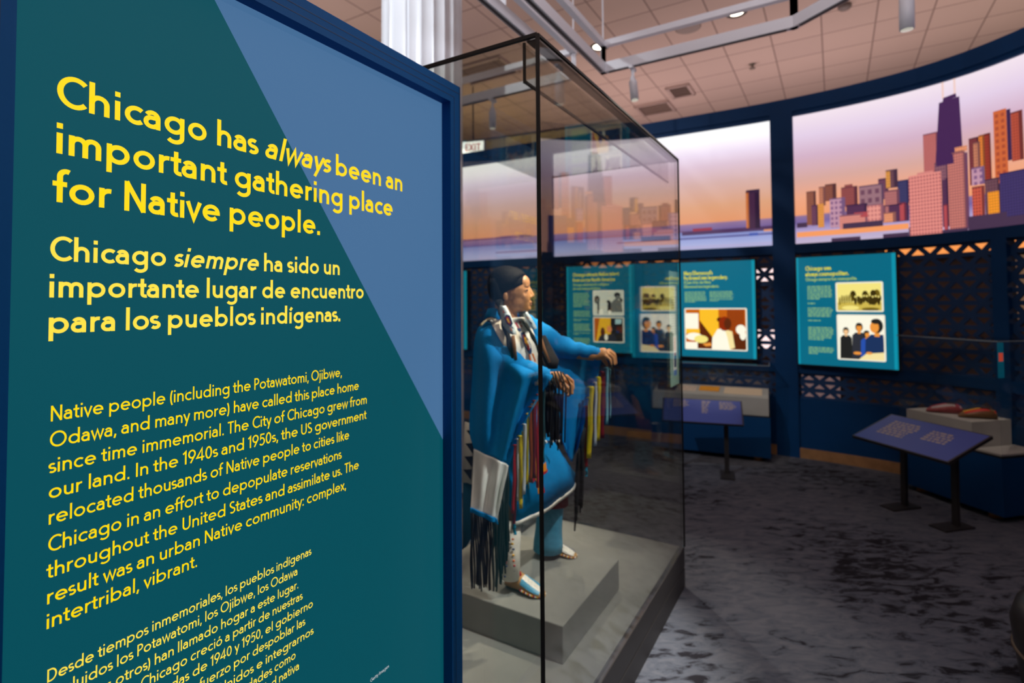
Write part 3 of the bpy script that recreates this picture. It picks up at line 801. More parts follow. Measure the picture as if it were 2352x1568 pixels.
def camp_photo():         # sepia crowd in front of trees
    p = [(sepl, ('r', 0, 0, 1, 1)), (L('sepia_mid', (206, 182, 78)), ('r', 0, .70, 1, 1)), (sepl, ('e', .3, .9, .2, .08)), (sep, ('e', .75, .95, .2, .06))]; rg = random.Random(5)
    for i in range(11): p.append((sep if i % 2 else sep2, ('e', .36 + rg.random()*.6, .36 + rg.random()*.3, .07, .16)))
    for i in range(9): p.append((sep2, ('e', .42 + i*.065, .62 + rg.uniform(-.05, .05), .032, .14)))
    for i in range(9): p.append((sepl, ('e', .42 + i*.065, .46 + rg.uniform(-.04, .04), .022, .035)))
    for i in range(6): p.append((sep, ('e', .06 + i*.055, .55 + rg.random()*.12, .02, .16)))
    return p
# panel left of centre, behind the mannequin's far hand
a = Board(5.586, 6.407, .992, 2.037, "teal panel on Native talent, with a black-and-white photo, behind the mannequin's outstretched hand")
a.text('headline', lime, [('Chicago attracts Native talent', .10, .118, .815), ('from across North America', .10, .180, .755)], .042)
a.text('spanish_headline', pale_lime, [('Chicago atrae talento indígena', .10, .231, .66), ('de toda América del Norte', .10, .276, .53)], .030)
for i, (y0, y1, n, l) in enumerate(((.315, .485, 9, .5), (.525, .60, 4, 1), (.62, .65, 2, .45), (.675, .765, 5, 1), (.78, .81, 2, .3), (.845, .93, 5, .8))): a.block('body_copy', sage, .105, .37, y0, y1, n, l, i)
a.photo('photo', .418, .885, .288, .578, [(pale, ('r', 0, 0, 1, 1)), (mid_g, [(.55, .9), (.6, .5), (.75, .32), (.95, .42), (1, .9)]), (ink, ('e', .11, .36, .10, .18)), (mid_g, ('e', .12, .42, .06, .12)), (ink, ('r', .12, .45, .19, .98)), (ink, ('e', .51, .52, .09, .14)), (ink, ('r', .48, .6, .60, .98)), (pale, ('e', .44, .55, .05, .10)), (white_p, ('e', .25, .90, .08, .14)), (white_p, ('e', .55, .92, .06, .10)), (ink, ('e', .82, .17, .11, .12)), (ink, [(.86, .2), (1, .35), (1, .5), (.92, .4)]), (mid_g, ('e', .83, .27, .07, .10))])
a.photo('photo', .418, .885, .594, .888, [(amber_p, ('r', 0, 0, .58, 1)), (orange_p, [(0, 0), (.2, 0), (.06, 1), (0, 1)]), (ink, ('r', .58, 0, 1, 1)), (L('cyan', (176, 214, 214)), [(.74, .04), (.96, .04), (.94, .24), (.74, .26)]), (brown_p, ('r', .78, .36, 1, .62)), (brown_p, ('e', .30, .6, .08, .2)), (coat_p, [(.12, 1), (.2, .75), (.4, .7), (.5, 1)]), (coat_p, [(.42, 1), (.48, .7), (.72, .66), (.8, 1)]), (L('blush', (246, 150, 90)), ('e', .53, .47, .085, .15)), (white_p, ('e', .42, .82, .06, .14)), (navy_p, ('e', .82, .58, .06, .06))])
# panel by the wide post
c = Board(6.945, 7.743, .985, 2.03, 'teal panel with an orange kitchen photo, just left of the wide wall post')
c.text('headline', lime, [("Mary Ellenwood's", .085, .135, .465), ('fry bread was legendary.', .085, .185, .66)], .043)
c.text('spanish_headline', pale_lime, [('El pan frito de Mary', .085, .228, .44), ('Ellenwood era legendario.', .085, .272, .55)], .031)
c.block('body_copy', sage, .09, .385, .312, .43, 8, .5, 11); c.block('body_copy', sage, .425, .735, .312, .385, 5, 1, 12); c.block('body_copy', sage, .425, .735, .39, .42, 2, .35, 13)
c.photo('photo', .085, .895, .487, .925, [(orange_p, ('r', 0, 0, 1, 1)), (amber_p, ('r', .24, 0, .56, 1)), (brown_p, [(.24, .28), (.5, .8), (.5, 1), (.24, 1)]), (L('rust', (150, 62, 8)), ('r', .70, .0, .98, 1)), (brown_p, ('r', .80, .62, 1, 1)), (brown_p, ('r', .2, .84, .5, 1)), (white_p, [(0, .10), (.22, .10), (.22, .56), (0, .50)]), (amber_p, ('r', 0, .5, .24, .62)), (white_p, ('e', .14, .70, .14, .10)), (sepl, ('e', .26, .76, .12, .10)), (white_p, ('r', 0, .84, .2, 1)), (white_p, [(.44, 1), (.45, .72), (.54, .50), (.66, .46), (.74, .56), (.74, 1)]), (table_p, [(.66, .5), (.78, .55), (.82, .95), (.74, 1), (.70, .7)]), (skin_p, [(.28, .88), (.42, .84), (.44, .92), (.34, .94)]), (brown_p, ('e', .58, .26, .05, .06)), (L('auburn', (140, 40, 4)), ('e', .66, .36, .10, .18)), (brown_p, ('e', .71, .36, .06, .14)), (white_p, ('e', .92, .50, .08, .12)), (white_p, ('e', .95, .64, .05, .12))])
# panel right of the post
d = Board(8.142, 8.989, .958, 2.03, 'teal panel with a sepia photo and a group photo, right of the wide wall post')
d.text('headline', lime, [('Chicago was', .10, .125, .37), ('always cosmopolitan.', .10, .178, .55)], .042)
d.text('spanish_headline', pale_lime, [('Chicago siempre fue cosmopolita.', .10, .222, .63)], .030)
for i, (y0, y1, n, l) in enumerate(((.27, .40, 7, .5), (.425, .445, 1, .3), (.47, .56, 5, .9), (.585, .60, 1, .5), (.65, .775, 7, .6), (.835, .905, 4, .35))): d.block('body_copy', sage, .115, .385, y0, y1, n, l, 20 + i)
d.photo('photo', .415, .878, .243, .508, camp_photo())
d.photo('photo', .418, .888, .532, .938, group_photo())
# one more, seen as a sliver beside the column
e_ = Board(3.27, 4.101, .958, 2.037, 'teal panel mostly hidden behind the intro panel, left of the mannequin')
e_.text('headline', lime, [('Native Chicago', .10, .125, .5)], .042) if False else None
for i, (y0, y1, n) in enumerate(((.27, .45, 9), (.5, .7, 9))): e_.block('body_copy', sage, .115, .385, y0, y1, n, .5, 40 + i)
e_.photo('photo', .43, .88, .30, .62, camp_photo())

# ---------------------------------------------------------------- the tall glass case
FR = V((.960, 3.081, 0)); LEN, WID, TOP, DECK = 1.71, .895, 2.412, .225
def GC(a, b, z): return FR - A*a + B*b + UP*z          # a: towards us along the right side, b: across to the left
pane = glass('clear_glass', (.955, .958, .935), .04, 1.45)
t = thing('glass_case', 'tall glass display case with black edges, standing around the mannequin', 'display case', tuple(GC(LEN/2, WID/2, 0)))
black_base = mat('black_case_base', (46, 44, 44), .5)
bb = MB()
bb.span(GC(0, 0, 0), -A*LEN, B*WID, UP*.105); bb.span(GC(.012, .012, .105), -A*(LEN-.024), B*(WID-.024), UP*.008); bb.span(GC(0, 0, .113), -A*LEN, B*WID, UP*.106)
bb.build('base', black_base, t)
dk = mat('case_deck', (138, 141, 136), .75, noise=(6, .10), bump=(9, .1))
MB().span(GC(.022, .022, .2195), -A*(LEN-.044), B*(WID-.044), UP*.006).build('deck', dk, t)
G = .008
def paneb(o, a, b, c): MB().span(o, a, b, c).build('glass_pane', pane, t)
paneb(GC(LEN, 0, .2265), A*LEN, B*G, UP*(TOP-.2265-G))                        # right side
paneb(GC(LEN, G, .2265), A*G, B*(WID-2*G), UP*(TOP-.2265-G))                   # towards us
paneb(GC(0, G, .2265), -A*G, B*(WID-2*G), UP*(TOP-.2265-G))                    # back
paneb(GC(LEN, WID, .2265), A*LEN, -B*G, UP*(TOP-.2265-G))                      # left side
paneb(GC(LEN, 0, TOP-G), A*LEN, B*WID, UP*G)                                # roof
e = .0055
def edge(p, q, w=.011): MB().bar(p, q, w).build('edge_strip', black, t)
edge(GC(LEN, 0, 0.22), GC(LEN, 0, TOP), .0125); edge(GC(0, 0, .22), GC(0, 0, TOP), .008); edge(GC(LEN, WID, .22), GC(LEN, WID, TOP))
edge(GC(LEN, 0, TOP), GC(LEN, WID, TOP), .0115); edge(GC(LEN, 0, TOP), GC(0, 0, TOP), .009)
edge(GC(0, 0, TOP), GC(0, WID, TOP), .005)
MB().span(GC(LEN-.006, .004, TOP-G-.004), A*(LEN-.012), B*.036, UP*.004).build('roof_channel', mat('bronze_channel', (58, 48, 44), .4), t)
bf = MB(); bf.span(GC(LEN-.014, .052, TOP-.128), A*(LEN-.03), B*.004, UP*(.128-G-.001))
baf = bf.build('light_baffle', glass('smoked_glass', (.86, .85, .82)), t)
MB().bar(GC(LEN-.014, .054, TOP-.128), GC(.016, .054, TOP-.128), .008).build('baffle_rail', black, baf)
MB().bar(GC(LEN-.014, .054, TOP-.132), GC(LEN-.014, .054, TOP-G), .010).build('baffle_post', black, baf)

# the raised block the mannequin stands on
RZ = .369
rs = MB().span(GC(1.25, .157, DECK + .0008), A*.62, B*.715, UP*(RZ - DECK - .0008))
tag(rs.build('riser', dk, base=tuple(GC(.94, .5, DECK + .001)), bevel=.004), 'grey raised block under the mannequin inside the glass case', 'plinth')

# tall pale label fixed inside the case's right pane at its far end
lt = thing('glass_label', 'tall pale green text label stuck inside the far end of the glass case side', 'label', tuple(GC(.12, .0105, 1.14)))
lm = lit('sage_label_film', (150, 178, 158), .75, .4, .4)
LO = GC(.185, .0105, 1.135)
MB().span(LO, A*.17, B*.004, UP*.63).build('plate', lm, lt)
li = MB(); inkl = mat('label_ink', (60, 74, 70), .6); rg = random.Random(9)
for k in range(22):
    if k in (5, 13): li.build('lettering', inkl, lt, fix=False); li = MB()
    if k in (5, 6, 13): continue
    z = .585 - k*.0145; x = .022
    while x < .15:
        wd = rg.uniform(.008, .02); x1 = min(x + wd, .152)
        li.poly([LO + A*x + UP*z - B*.0008, LO + A*x1 + UP*z - B*.0008, LO + A*x1 + UP*(z+.006) - B*.0008, LO + A*x + UP*(z+.006) - B*.0008]); x = x1 + .005
li.build('lettering', inkl, lt, fix=False)
ph = MB(); fm_ = [lit('label_white', (236, 232, 224), .8), lit('label_orange', (222, 96, 30), .8), lit('label_navy', (38, 46, 92), .8), lit('label_blue', (92, 124, 186), .8)]
def lq(x0, x1, z0, z1, k, d): ph.poly([LO + A*x0 + UP*z0 - B*d, LO + A*x1 + UP*z0 - B*d, LO + A*x1 + UP*z1 - B*d, LO + A*x0 + UP*z1 - B*d], mi=k)
lq(.05, .12, .08, .27, 0, .001); lq(.075, .1, .19, .265, 1, .0014); lq(.065, .11, .10, .165, 2, .0014); lq(.07, .1, .165, .18, 1, .0018); lq(.055, .115, .055, .085, 3, .0018)
ph.build('picture', fm_, lt, fix=False)

# ---------------------------------------------------------------- low display cases by the wall
case_blue = mat('case_blue_paint', (4, 58, 106), .5, spec=.2)
clear = glass('vitrine_glass', (.975, .98, .98), .035)
foot_wood = mat('foot_wood', (170, 116, 58), .5)
def vitrine(o, ex, ey, w, d, zb, zt, label):
    """o: front corner on the floor, ex along the front, ey into the depth"""
    t = thing('display_case', label, 'display case', tuple(o + ex*w/2 + ey*d/2), 'low display cases by the curved wall')
    MB().span(o + UP*.047, ex*w, ey*d, UP*(zb - .047 - .012)).build('cabinet', case_blue, t)
    MB().span(o + UP*(zb - .012), ex*w, ey*d, UP*.012).build('rim', black, t)
    for x, y in ((.12, .09), (w - .12, .09), (.12, d - .09), (w - .12, d - .09)):
        MB().tube([o + ex*x + ey*y, o + ex*x + ey*y + UP*.048], .042, 20).build('foot', foot_wood, t)
    g = .006
    for q, a, c in ((o, ex*w, ey*g), (o + ey*(d - g), ex*w, ey*g), (o + ey*g, ex*g, ey*(d - 2*g)), (o + ey*g + ex*(w - g), ex*g, ey*(d - 2*g))):
        MB().span(q + UP*zb, a, c, UP*(zt - zb)).build('glass_pane', clear, t)
    for p, q in ((o, o + ex*w), (o, o + ey*d)): MB().bar(p + UP*(zt + .003), q + UP*(zt + .003), .007).build('glass_edge', mat('polished_glass_edge', (120, 132, 140), .3), t)
    MB().span(o + UP*zt, ex*w, ey*d, UP*g).build('glass_top', clear, t)
    return t
def deg(a): return V((math.cos(math.radians(a)), math.sin(math.radians(a)), 0))
# under the middle text panels
o1 = V((2.535, 5.352, 0)); ex1, ey1 = deg(154.5), deg(64.5)
vitrine(o1, ex1, ey1, 1.16, .36, .454, .95, 'low blue display case holding documents, under the panel with the kitchen photo')
def block(o, ex, ey, w, d, z0, z1, label, slope=0):
    q = [o, o + ex*w, o + ex*w + ey*d, o + ey*d]; m = MB()
    m.hexa([p + UP*z0 for p in q] + [p + UP*(z1 + (slope if i > 1 else 0)) for i, p in enumerate(q)])
    return tag(m.build('display_block', grey_plinth, base=tuple(q[0] + ex*w/2 + ey*d/2 + UP*z0)), label, 'plinth')
b1 = o1 + ex1*.012 + ey1*.015
block(b1, ex1, ey1, 1.13, .33, .4545, .630, 'grey sloped block carrying documents in the low case by the wide post', .05)
def sheet(x, y, w, d, m, name, label, th=.006, cat='document'):
    e = ey1*.995; y *= .72; d *= .74; z = .630 + .05*y/.33; o = b1 + ex1*x + ey1*y + UP*(z + .001); s = (ey1 + UP*(.05/.33))
    return tag(MB().span(o, ex1*w, s*d, UP*th).build(name, m, base=tuple(o)), label, cat)
paper = mat('cream_paper', (232, 210, 178), .8); kraft = mat('orange_folder', (240, 164, 48), .7); newsp = mat('newsprint', (206, 188, 170), .8, noise=(40, .25)); leather = mat('brown_leather', (64, 34, 24), .6)
sheet(.06, .10, .36, .28, paper, 'document', 'large cream document at the right end of the grey block')
sheet(.47, .17, .20, .20, kraft, 'folder', 'bright orange folder between the cream document and the newspaper', .008, 'folder')
sheet(.70, .12, .18, .24, newsp, 'newspaper', 'pale printed newspaper sheet left of the orange folder', .004)
sheet(.91, .10, .18, .24, leather, 'album', 'dark brown album at the left end of the grey block, behind the glass case', .05, 'book')
# at the right edge
o2 = V((3.482, 3.881, 0)); ex2, ey2 = deg(102.3), deg(12.3)
vitrine(o2, ex2, ey2, .80, .42, .471, 1.29, 'low blue display case holding two moccasins, at the right edge')
b2 = o2 + ex2*.215 + ey2*.02
block(b2, ex2, ey2, .53, .38, .4715, .673, 'grey block under the two beaded moccasins in the right case')
MB
dk2 = MB().span(o2 + ex2*.015 + ey2*.015 + UP*.4712, ex2*.19, ey2*.39, UP*.012)
tag(dk2.build('deck_board', grey_plinth, base=tuple(o2 + ex2*.1 + ey2*.2 + UP*.471)), 'thin grey board at the near end of the right display case', 'board')
def moccasin(c, d, l, cols, label):
    """a shoe lying with its toe along d"""
    sd = V((-d.y, d.x, 0)); t = thing('moccasin', label, 'moccasin', tuple(c), 'beaded moccasins in the right display case')
    prof = [(-.50, .10, .02), (-.47, .26, .22), (-.36, .34, .33), (-.18, .36, .34), (.0, .37, .30), (.2, .40, .24), (.38, .36, .17), (.47, .22, .10), (.50, .08, .03)]
    rings = [(c + d*(a*l) + UP*(h*l/2 + .001), sd*(wd*l/2), UP*(h*l/2)) for a, wd, h in prof]
    MB().loft(rings, n=24).build('upper', cols[0], t)
    q = [(-.44, .30, .26), (-.2, .365, .345), (.0, .375, .305), (.2, .405, .245), (.37, .365, .175)]
    for k in range(3):
        m = MB()
        ang = [(70, 110), (30, 66), (114, 150)][k]
        rows = []
        for a, wd, h in q:
            rows.append([c + d*(a*l) + UP*(h*l/2 + .002) + sd*(wd*l/2*1.03*math.cos(math.radians(g))) + UP*(h*l/2*1.06*math.sin(math.radians(g))) for g in [ang[0] + (ang[1]-ang[0])*i/6 for i in range(7)]])
        m.grid(rows); m.build('beadwork', cols[1 + k], t)
    MB().ball(c - d*(.2*l) + UP*(.335*l), .15*l, .11*l, .03*l, (d, sd, UP)).build('opening', mat('shoe_lining', (60, 40, 34), .8), t)
bd = lambda n, c: mat('beads_' + n, c, .4, noise=(220, .3))
m1 = b2 + ex2*.32 + ey2*.14 + UP*.6735; m2 = b2 + ex2*.10 + ey2*.19 + UP*.6735
moccasin(m1, deg(150), .24, [bd('dull_red', (150, 62, 66)), bd('red', (176, 46, 56)), bd('grey', (176, 160, 160)), bd('teal', (62, 96, 110))], 'red and grey beaded moccasin, the farther one on the grey block')
moccasin(m2, deg(155), .24, [bd('brown', (120, 84, 46)), bd('yellow', (246, 190, 40)), bd('scarlet', (200, 50, 34)), bd('green', (110, 120, 80))], 'yellow and red beaded moccasin, the nearer one on the grey block')

# narrow teal label standing at the near corner inside the right case
sl_ = thing('label_strip', 'narrow teal label with a red picture, in the near corner of the right case', 'label', tuple(o2 + ex2*.012 + ey2*.012 + UP*1.03))
so = o2 + ex2*.012 + ey2*.012 + UP*1.03
MB().span(so, ey2*.055 - ex2*.0, ex2*.003, UP*.255).build('plate', lit('teal_strip_film', (8, 84, 104), .5), sl_)
MB().span(so + ey2*.008 - ex2*.0012 + UP*.12, ey2*.038, ex2*.001, UP*.06).build('picture', lit('strip_red', (200, 70, 48), .7), sl_)

# ---------------------------------------------------------------- reading rails: tilted boards on posts
rail_film = mat('indigo_print', (62, 84, 164), .5)
rail_text = mat('rail_text', (168, 160, 150), .6)
def rail(tl, ex, ey, w, d, drop, cols, label, posts):
    """tl: back left corner of the board, ex along it, ey towards the reader"""
    s = (ey*d - UP*drop); n = ex.cross(s).normalized(); n = n if n.z > 0 else -n
    c = tl + ex*w/2; t = thing('reading_rail', label, 'reading rail', (c.x, c.y, 0), 'tilted reading rails before the low cases')
    MB().span(tl - n*.025, ex*w, s, n*.022).build('board', dark_metal, t)
    k = .012; fc = MB().span(tl + ex*k + s*.02 - n*.004, ex*(w - 2*k), s*.96, n*.002).build('printed_sheet', rail_film, t)
    rg = random.Random(int(w*100))
    for x0, x1, y0, y1, r in cols:
        m = MB()
        for i in range(r):
            y = y0 + (y1 - y0)*i/r; h = (y1 - y0)/r*.6; x = x0; xe = x1 - rg.random()*.05
            while x < xe:
                q = min(x + rg.uniform(.02, .06), xe)
                m.poly([tl + ex*w*x + s*y - n*.0012, tl + ex*w*q + s*y - n*.0012, tl + ex*w*q + s*(y+h) - n*.0012, tl + ex*w*x + s*(y+h) - n*.0012]); x = q + .012
        m.build('lettering', rail_text, fc, fix=False)
    for x in posts:
        p = tl + ex*(w*x) + s*.12; p0 = V((p.x, p.y, 0))
        MB().bar(p0 + UP*.01, p - n*.026, .028, .04, ex).build('post', dark_metal, t)
        MB().box(p0 + ey*.04 + UP*.006, .12, .26, .012, (ex, ey, UP)).build('foot_plate', dark_metal, t)
rail(V((1.450, 5.235, .675)), deg(-19), deg(-109), .70, .21, .175, [(.14, .34, .06, .38, 6), (.50, .62, .08, .62, 8), (.72, .93, .08, .42, 6)], 'tilted indigo reading rail on posts, before the document case', (.10, .80))
rail(V((3.035, 4.36, .685)), deg(-76.5), deg(-166.5), .74, .385, .145, [(.14, .46, .20, .72, 7), (.56, .80, .24, .60, 5)], 'tilted indigo reading rail on posts, before the moccasin case', (.18, .70))

# dark round seat cut off by the right edge of the picture
st = thing('round_seat', 'dark round upholstered seat cut off at the lower right edge', 'seat', (2.27, 2.06, 0))
MB().loft([(V((2.27, 2.06, z)), V((r, 0, 0)), V((0, r, 0))) for z, r in ((.0, .25), (.05, .28), (.2, .30), (.30, .31), (.37, .29), (.40, .25), (.405, .1))], n=40).build('cushion', mat('dark_leather', (40, 36, 32), .35), st)
MB().loft([(V((2.27, 2.06, z)), V((r, 0, 0)), V((0, r, 0))) for z, r in ((.195, .304), (.202, .309), (.209, .304))], n=40).build('piping', mat('piping', (92, 78, 60), .5), st)

# ---------------------------------------------------------------- fluted iron column behind the intro panel
cc = V((-.764, 4.62, 0)); m = MB(); n = 220; prof = []
for j in range(n):
    a = 2*math.pi*j/n; f = a*22/(2*math.pi) % 1
    r = .345 - .016*math.sin(math.pi*f)**.8
    prof.append((a, r))
def wide_fillet(a, r):                        # one flute is covered by a wide flat band
    d = (a - math.radians(238)) % (2*math.pi)
    return .352 if d < math.radians(20) else r
vs = []
for z in (0.0, CEIL):
    vs += [cc + V((wide_fillet(a, r)*math.cos(a), wide_fillet(a, r)*math.sin(a), z)) for a, r in prof]
m.add(vs, [(j, (j+1) % n, n + (j+1) % n, n + j) for j in range(n)] + [tuple(range(n-1, -1, -1)), tuple(range(n, 2*n))])
struct(m.build('column', mat('column_white_paint', (226, 232, 240), .3, coat=.3), base=tuple(cc)))

# ---------------------------------------------------------------- lighting trusses: ladder frames of tube and channel
TZ0, TZ1 = 3.62, 3.83
def truss(pts, label, hang=()):
    """pts: plan polyline; a flat channel below, a round tube above, uprights between"""
    c = V(pts[len(pts)//2]); t = thing('lighting_truss', label, 'lighting truss', (c.x, c.y, TZ0), 'white lighting trusses under the ceiling')
    for a, b in zip(pts, pts[1:]):
        a, b = V((*a, 0)), V((*b, 0)); d = (b - a).normalized()
        MB().bar(a - d*.025 + UP*TZ0, b + d*.025 + UP*TZ0, .05, .085).build('bottom_channel', white_metal, t)
        MB().bar(a + d*.05 + UP*(TZ0 - .0455), b - d*.05 + UP*(TZ0 - .0455), .022, .006).build('track_slot', dark_metal, t)
        MB().bar(a - d*.025 + UP*TZ1, b + d*.025 + UP*TZ1, .05, .05).build('top_tube', white_metal, t)
        k = max(1, round((b - a).length/1.3))
        for i in range(k + 1):
            if i in (0, k) or True:
                p = a + (b - a)*i/k
                MB().bar(p + UP*(TZ0 + .043), p + UP*(TZ1 - .02), .04, .04).build('upright', white_metal, t)
    for x, y in hang:
        MB().bar(V((x, y, TZ1)), V((x, y, CEIL)), .012).build('hanger_rod', white_metal, t)
    return t
k1 = V((.806, 4.618)); A2 = V((A.x, A.y)); B2 = V((B.x, B.y))
kr = k1 - B2*1.47                                       # right end of the front run
end = kr + V((.32, -.78))*1.9
truss([tuple(k1 - A2*4.2), tuple(k1), tuple(kr), tuple(end)], 'white lighting truss with its corner above the glass case, running right', [(k1.x, k1.y), (kr.x, kr.y)])
k2 = V((.562, 4.735))
truss([tuple(k2 - A2*3.6 - B2*.02), tuple(k2), tuple(k2 + B2*2.6)], 'white lighting truss seen partly through the glass case, left of the other', [(k2.x, k2.y)])

# spotlights: a bracket, a knuckle and a can
def spot(p, d, label, l=.17, r=.034, k=1):
    p = V(p); d = V(d).normalized(); t = thing('track_spotlight', label, 'spotlight', tuple(p), 'white track spotlights')
    j = p - UP*.10
    br = MB().box(p - UP*.012, .11, .032, .024, (A, B, UP)).bar(p - UP*.02, j, .026, .022)
    br.build('bracket', white_metal, t)
    MB().ball(j, .022).build('knuckle', white_metal, t)
    c0 = j + d*.02; c1 = c0 + d*l
    MB().tube([c0 - d*.02, c0, c0 + d*.01, c1, c1 + d*.001], [r*.4, r*.9, r, r, r*.86], 24).build('can', white_metal, t)
    MB().tube([c1 + d*.0012, c1 + d*.004], r*.82, 24).build('lens', lit('spot_lens', (210, 205, 190), .7) if k else lamp_glow, t)
spot(tuple(k1 - B2*.26) + (TZ0 - .047,), (.05, -.12, -1), 'white spotlight hanging from the truss, right of the glass case top')
spot(tuple(kr + V((.36, -.62))) + (TZ0 - .047,), (.02, .05, -1), 'white spotlight cut by the top edge of the picture, at right', .2, .04)
spot(tuple(k2 + B2*.86) + (TZ0 - .047,), (.0, -.05, -1), 'white spotlight pointing down, seen through the glass case near its black corner')
spot(tuple(k2 + B2*1.28) + (TZ0 - .047,), (-1, -.25, -.38), 'white spotlight tilted left, seen through the glass beside the column', .2, .045)

# ---------------------------------------------------------------- things set into the ceiling
def at_ceiling(x, y): p = ptz(x, y, CEIL); return V((p.x, p.y, CEIL))
def downlight(p, label):
    t = thing('downlight', label, 'downlight', tuple(p), 'recessed ceiling downlights')
    MB().loft([(p - UP*z, V((r, 0, 0)), V((0, r, 0))) for z, r in ((.0, .125), (.010, .13), (.012, .10), (.002, .09))], n=36, caps=False).build('trim_ring', dark_metal, t)
    MB().tube([p - UP*.001, p - UP*.004], .088, 32).build('lamp', lamp_glow, t)
downlight(at_ceiling(1691, 28), 'bright round downlight in the ceiling, upper centre right')
downlight(at_ceiling(1377, 107), 'bright round downlight seen behind the truss corner')
p = at_ceiling(1580, 62); t = thing('ceiling_speaker', 'pale round speaker flush in the ceiling behind the truss', 'speaker', tuple(p))
MB().loft([(p - UP*z, V((r, 0, 0)), V((0, r, 0))) for z, r in ((.0, .16), (.012, .165), (.016, .14), (.012, .1), (.012, .01))], n=36).build('grille', mat('speaker_grille', (150, 132, 124), .8), t)
p = at_ceiling(1940, 12); t = thing('smoke_detector', 'small round smoke detector on the ceiling near the top edge', 'detector', tuple(p))
MB().loft([(p - UP*z, V((r, 0, 0)), V((0, r, 0))) for z, r in ((.0, .07), (.03, .075), (.05, .055), (.06, .02))], n=28).build('housing', mat('detector_plastic', (120, 104, 98), .6), t)
p = at_ceiling(1728, 147); t = thing('sprinkler_head', 'tiny fire sprinkler head on the ceiling above the lone-tower mural', 'sprinkler', tuple(p))
MB().loft([(p - UP*z, V((r, 0, 0)), V((0, r, 0))) for z, r in ((.0, .05), (.006, .05), (.012, .02), (.06, .015), (.065, .045), (.07, .045))], n=20).build('head', mat('sprinkler_brass', (120, 104, 92), .5), t)
def vent(c, w, d, label):
    t = thing('ceiling_vent', label, 'air vent', tuple(c), 'air vents in the ceiling'); h = .03
    vm = mat('vent_frame', (176, 150, 140), .7)
    f = MB()
    for s in (-1, 1):
        f.box(c + A*s*(d/2) - UP*h/2, .05, w + .05, h, (A, B, UP)); f.box(c + B*s*(w/2) - UP*h/2, d, .05, h, (A, B, UP))
    f.build('frame', vm, t)
    for i in range(7):
        q = c + A*(d*(-.42 + .14*i)) - UP*.014
        MB().box(q, .035, w - .05, .004, ((A + UP*.7).normalized(), B, (UP - A*.7).normalized())).build('slat', mat('vent_slat', (128, 106, 98), .7), t)
vent(at_ceiling(1505, 248), .58, .56, 'large square air vent in the ceiling just above the curved wall')
vent(at_ceiling(1563, 208), .34, .5, 'smaller air vent behind the spotlight on the ceiling')
vent(at_ceiling(1113, 162), .9, .6, 'dark air vent seen through the glass case, beside the column')

# lit exit sign hanging over the far gallery
ep = pt(1087, 338, 8.9); t = thing('exit_sign', 'lit white exit sign with red letters, seen through the glass beside the column', 'exit sign', tuple(ep))
exv = V((.97, -.24, 0)).normalized(); env = V((-.24, -.97, 0)).normalized()
MB().box(ep, .42, .06, .24, (exv, env, UP)).build('housing', mat('sign_housing', (150, 150, 150), .5), t)
MB().box(ep + env*.031 - UP*.01, .38, .004, .19, (exv, env, UP)).build('lit_face', lit('exit_white', (248, 252, 246), 2.2), t)
m = MB(); write(m, 'EXIT', ep + env*.034 - exv*.13 - UP*.07, exv, UP, .12, .16, .26)
m.build('lettering', lit('exit_red', (205, 60, 40), 1.2), t, fix=False)
MB().bar(ep + UP*.12, V((ep.x, ep.y, CEIL)), .02).build('stem', dark_metal, t)

# ---------------------------------------------------------------- the gallery beyond the curved wall
fw = MB(); sweep(fw, 0, UEND, 0, 2.75, -2.9, -2.8)
struct(fw.build('wall_far', mat('far_wall_paint', (120, 100, 96), .8)))
struct(MB().box((-1.2, 12.2, 4.9), 7.5, .35, .5, (deg(-24), deg(66), UP)).build('trim_1', mat('far_beam_paint', (190, 176, 130), .8)))
def far_glow(u, z0, z1, w, c, label, k=1.0):  # added glowing panels, standing in for the light behind the lattice holes
    p = W(u, z0, -2.76); d, n = wdir(u); t = thing('glow_panel', label, 'picture', tuple(p), 'added glow panels glimpsed through the lattice')
    MB().span(p - d*w/2, d*w, UP*(z1 - z0), n*.03).build('frame', black, t)
    MB().span(p - d*(w/2 - .02) + UP*.02 + n*.031, d*(w - .04), UP*(z1 - z0 - .04), n*.002).build('glow_sheet', lit('glow_face_%d' % (u*10), c, k), t)
def far_at(x, y):
    d = RM.transposed() @ V(((x - CX)/FPX, (y - CY)/FPX, 1)); best = None
    for i in range(0, int(UEND*50)):
        p = W(i/50, 0, -2.76); c = abs(p.x*d.y - p.y*d.x)
        if best is None or c < best[0]: best = (c, i/50, 1.6 + d.z*(p.x*d.x + p.y*d.y)/(d.x*d.x + d.y*d.y))
    return best[1], best[2]
u, z = far_at(1757, 632); far_glow(u, z - .11, z + .12, .40, (255, 226, 226), 'bright pink added glow panel glimpsed through lattice beside the kitchen-photo panel', 1.3)
u, z = far_at(1760, 778); far_glow(u, z - .16, z + .16, .34, (226, 170, 130), 'dim orange added glow panel glimpsed low through lattice beside the kitchen-photo panel', .4)
u, z = far_at(2218, 577); far_glow(u, z - .05, z + .40, 1.7, (255, 158, 84), 'wide orange added glow panel glimpsed through the top row of the right lattice')
u, z = far_at(1870, 890); far_glow(u, z - .3, z + .25, .7, (150, 120, 118), 'dim pinkish added glow panel glimpsed through the lattice right of the wide post', .5)
u, z = far_at(1690, 880); far_glow(u, z - .2, z + .16, .9, (120, 104, 100), 'dim grey added glow panel glimpsed through lattice above the documents', .28)
u, z = far_at(2345, 640); far_glow(u, z - .5, z + .3, .5, (150, 116, 90), 'dim brown added glow panel glimpsed through the rightmost lattice', .45)

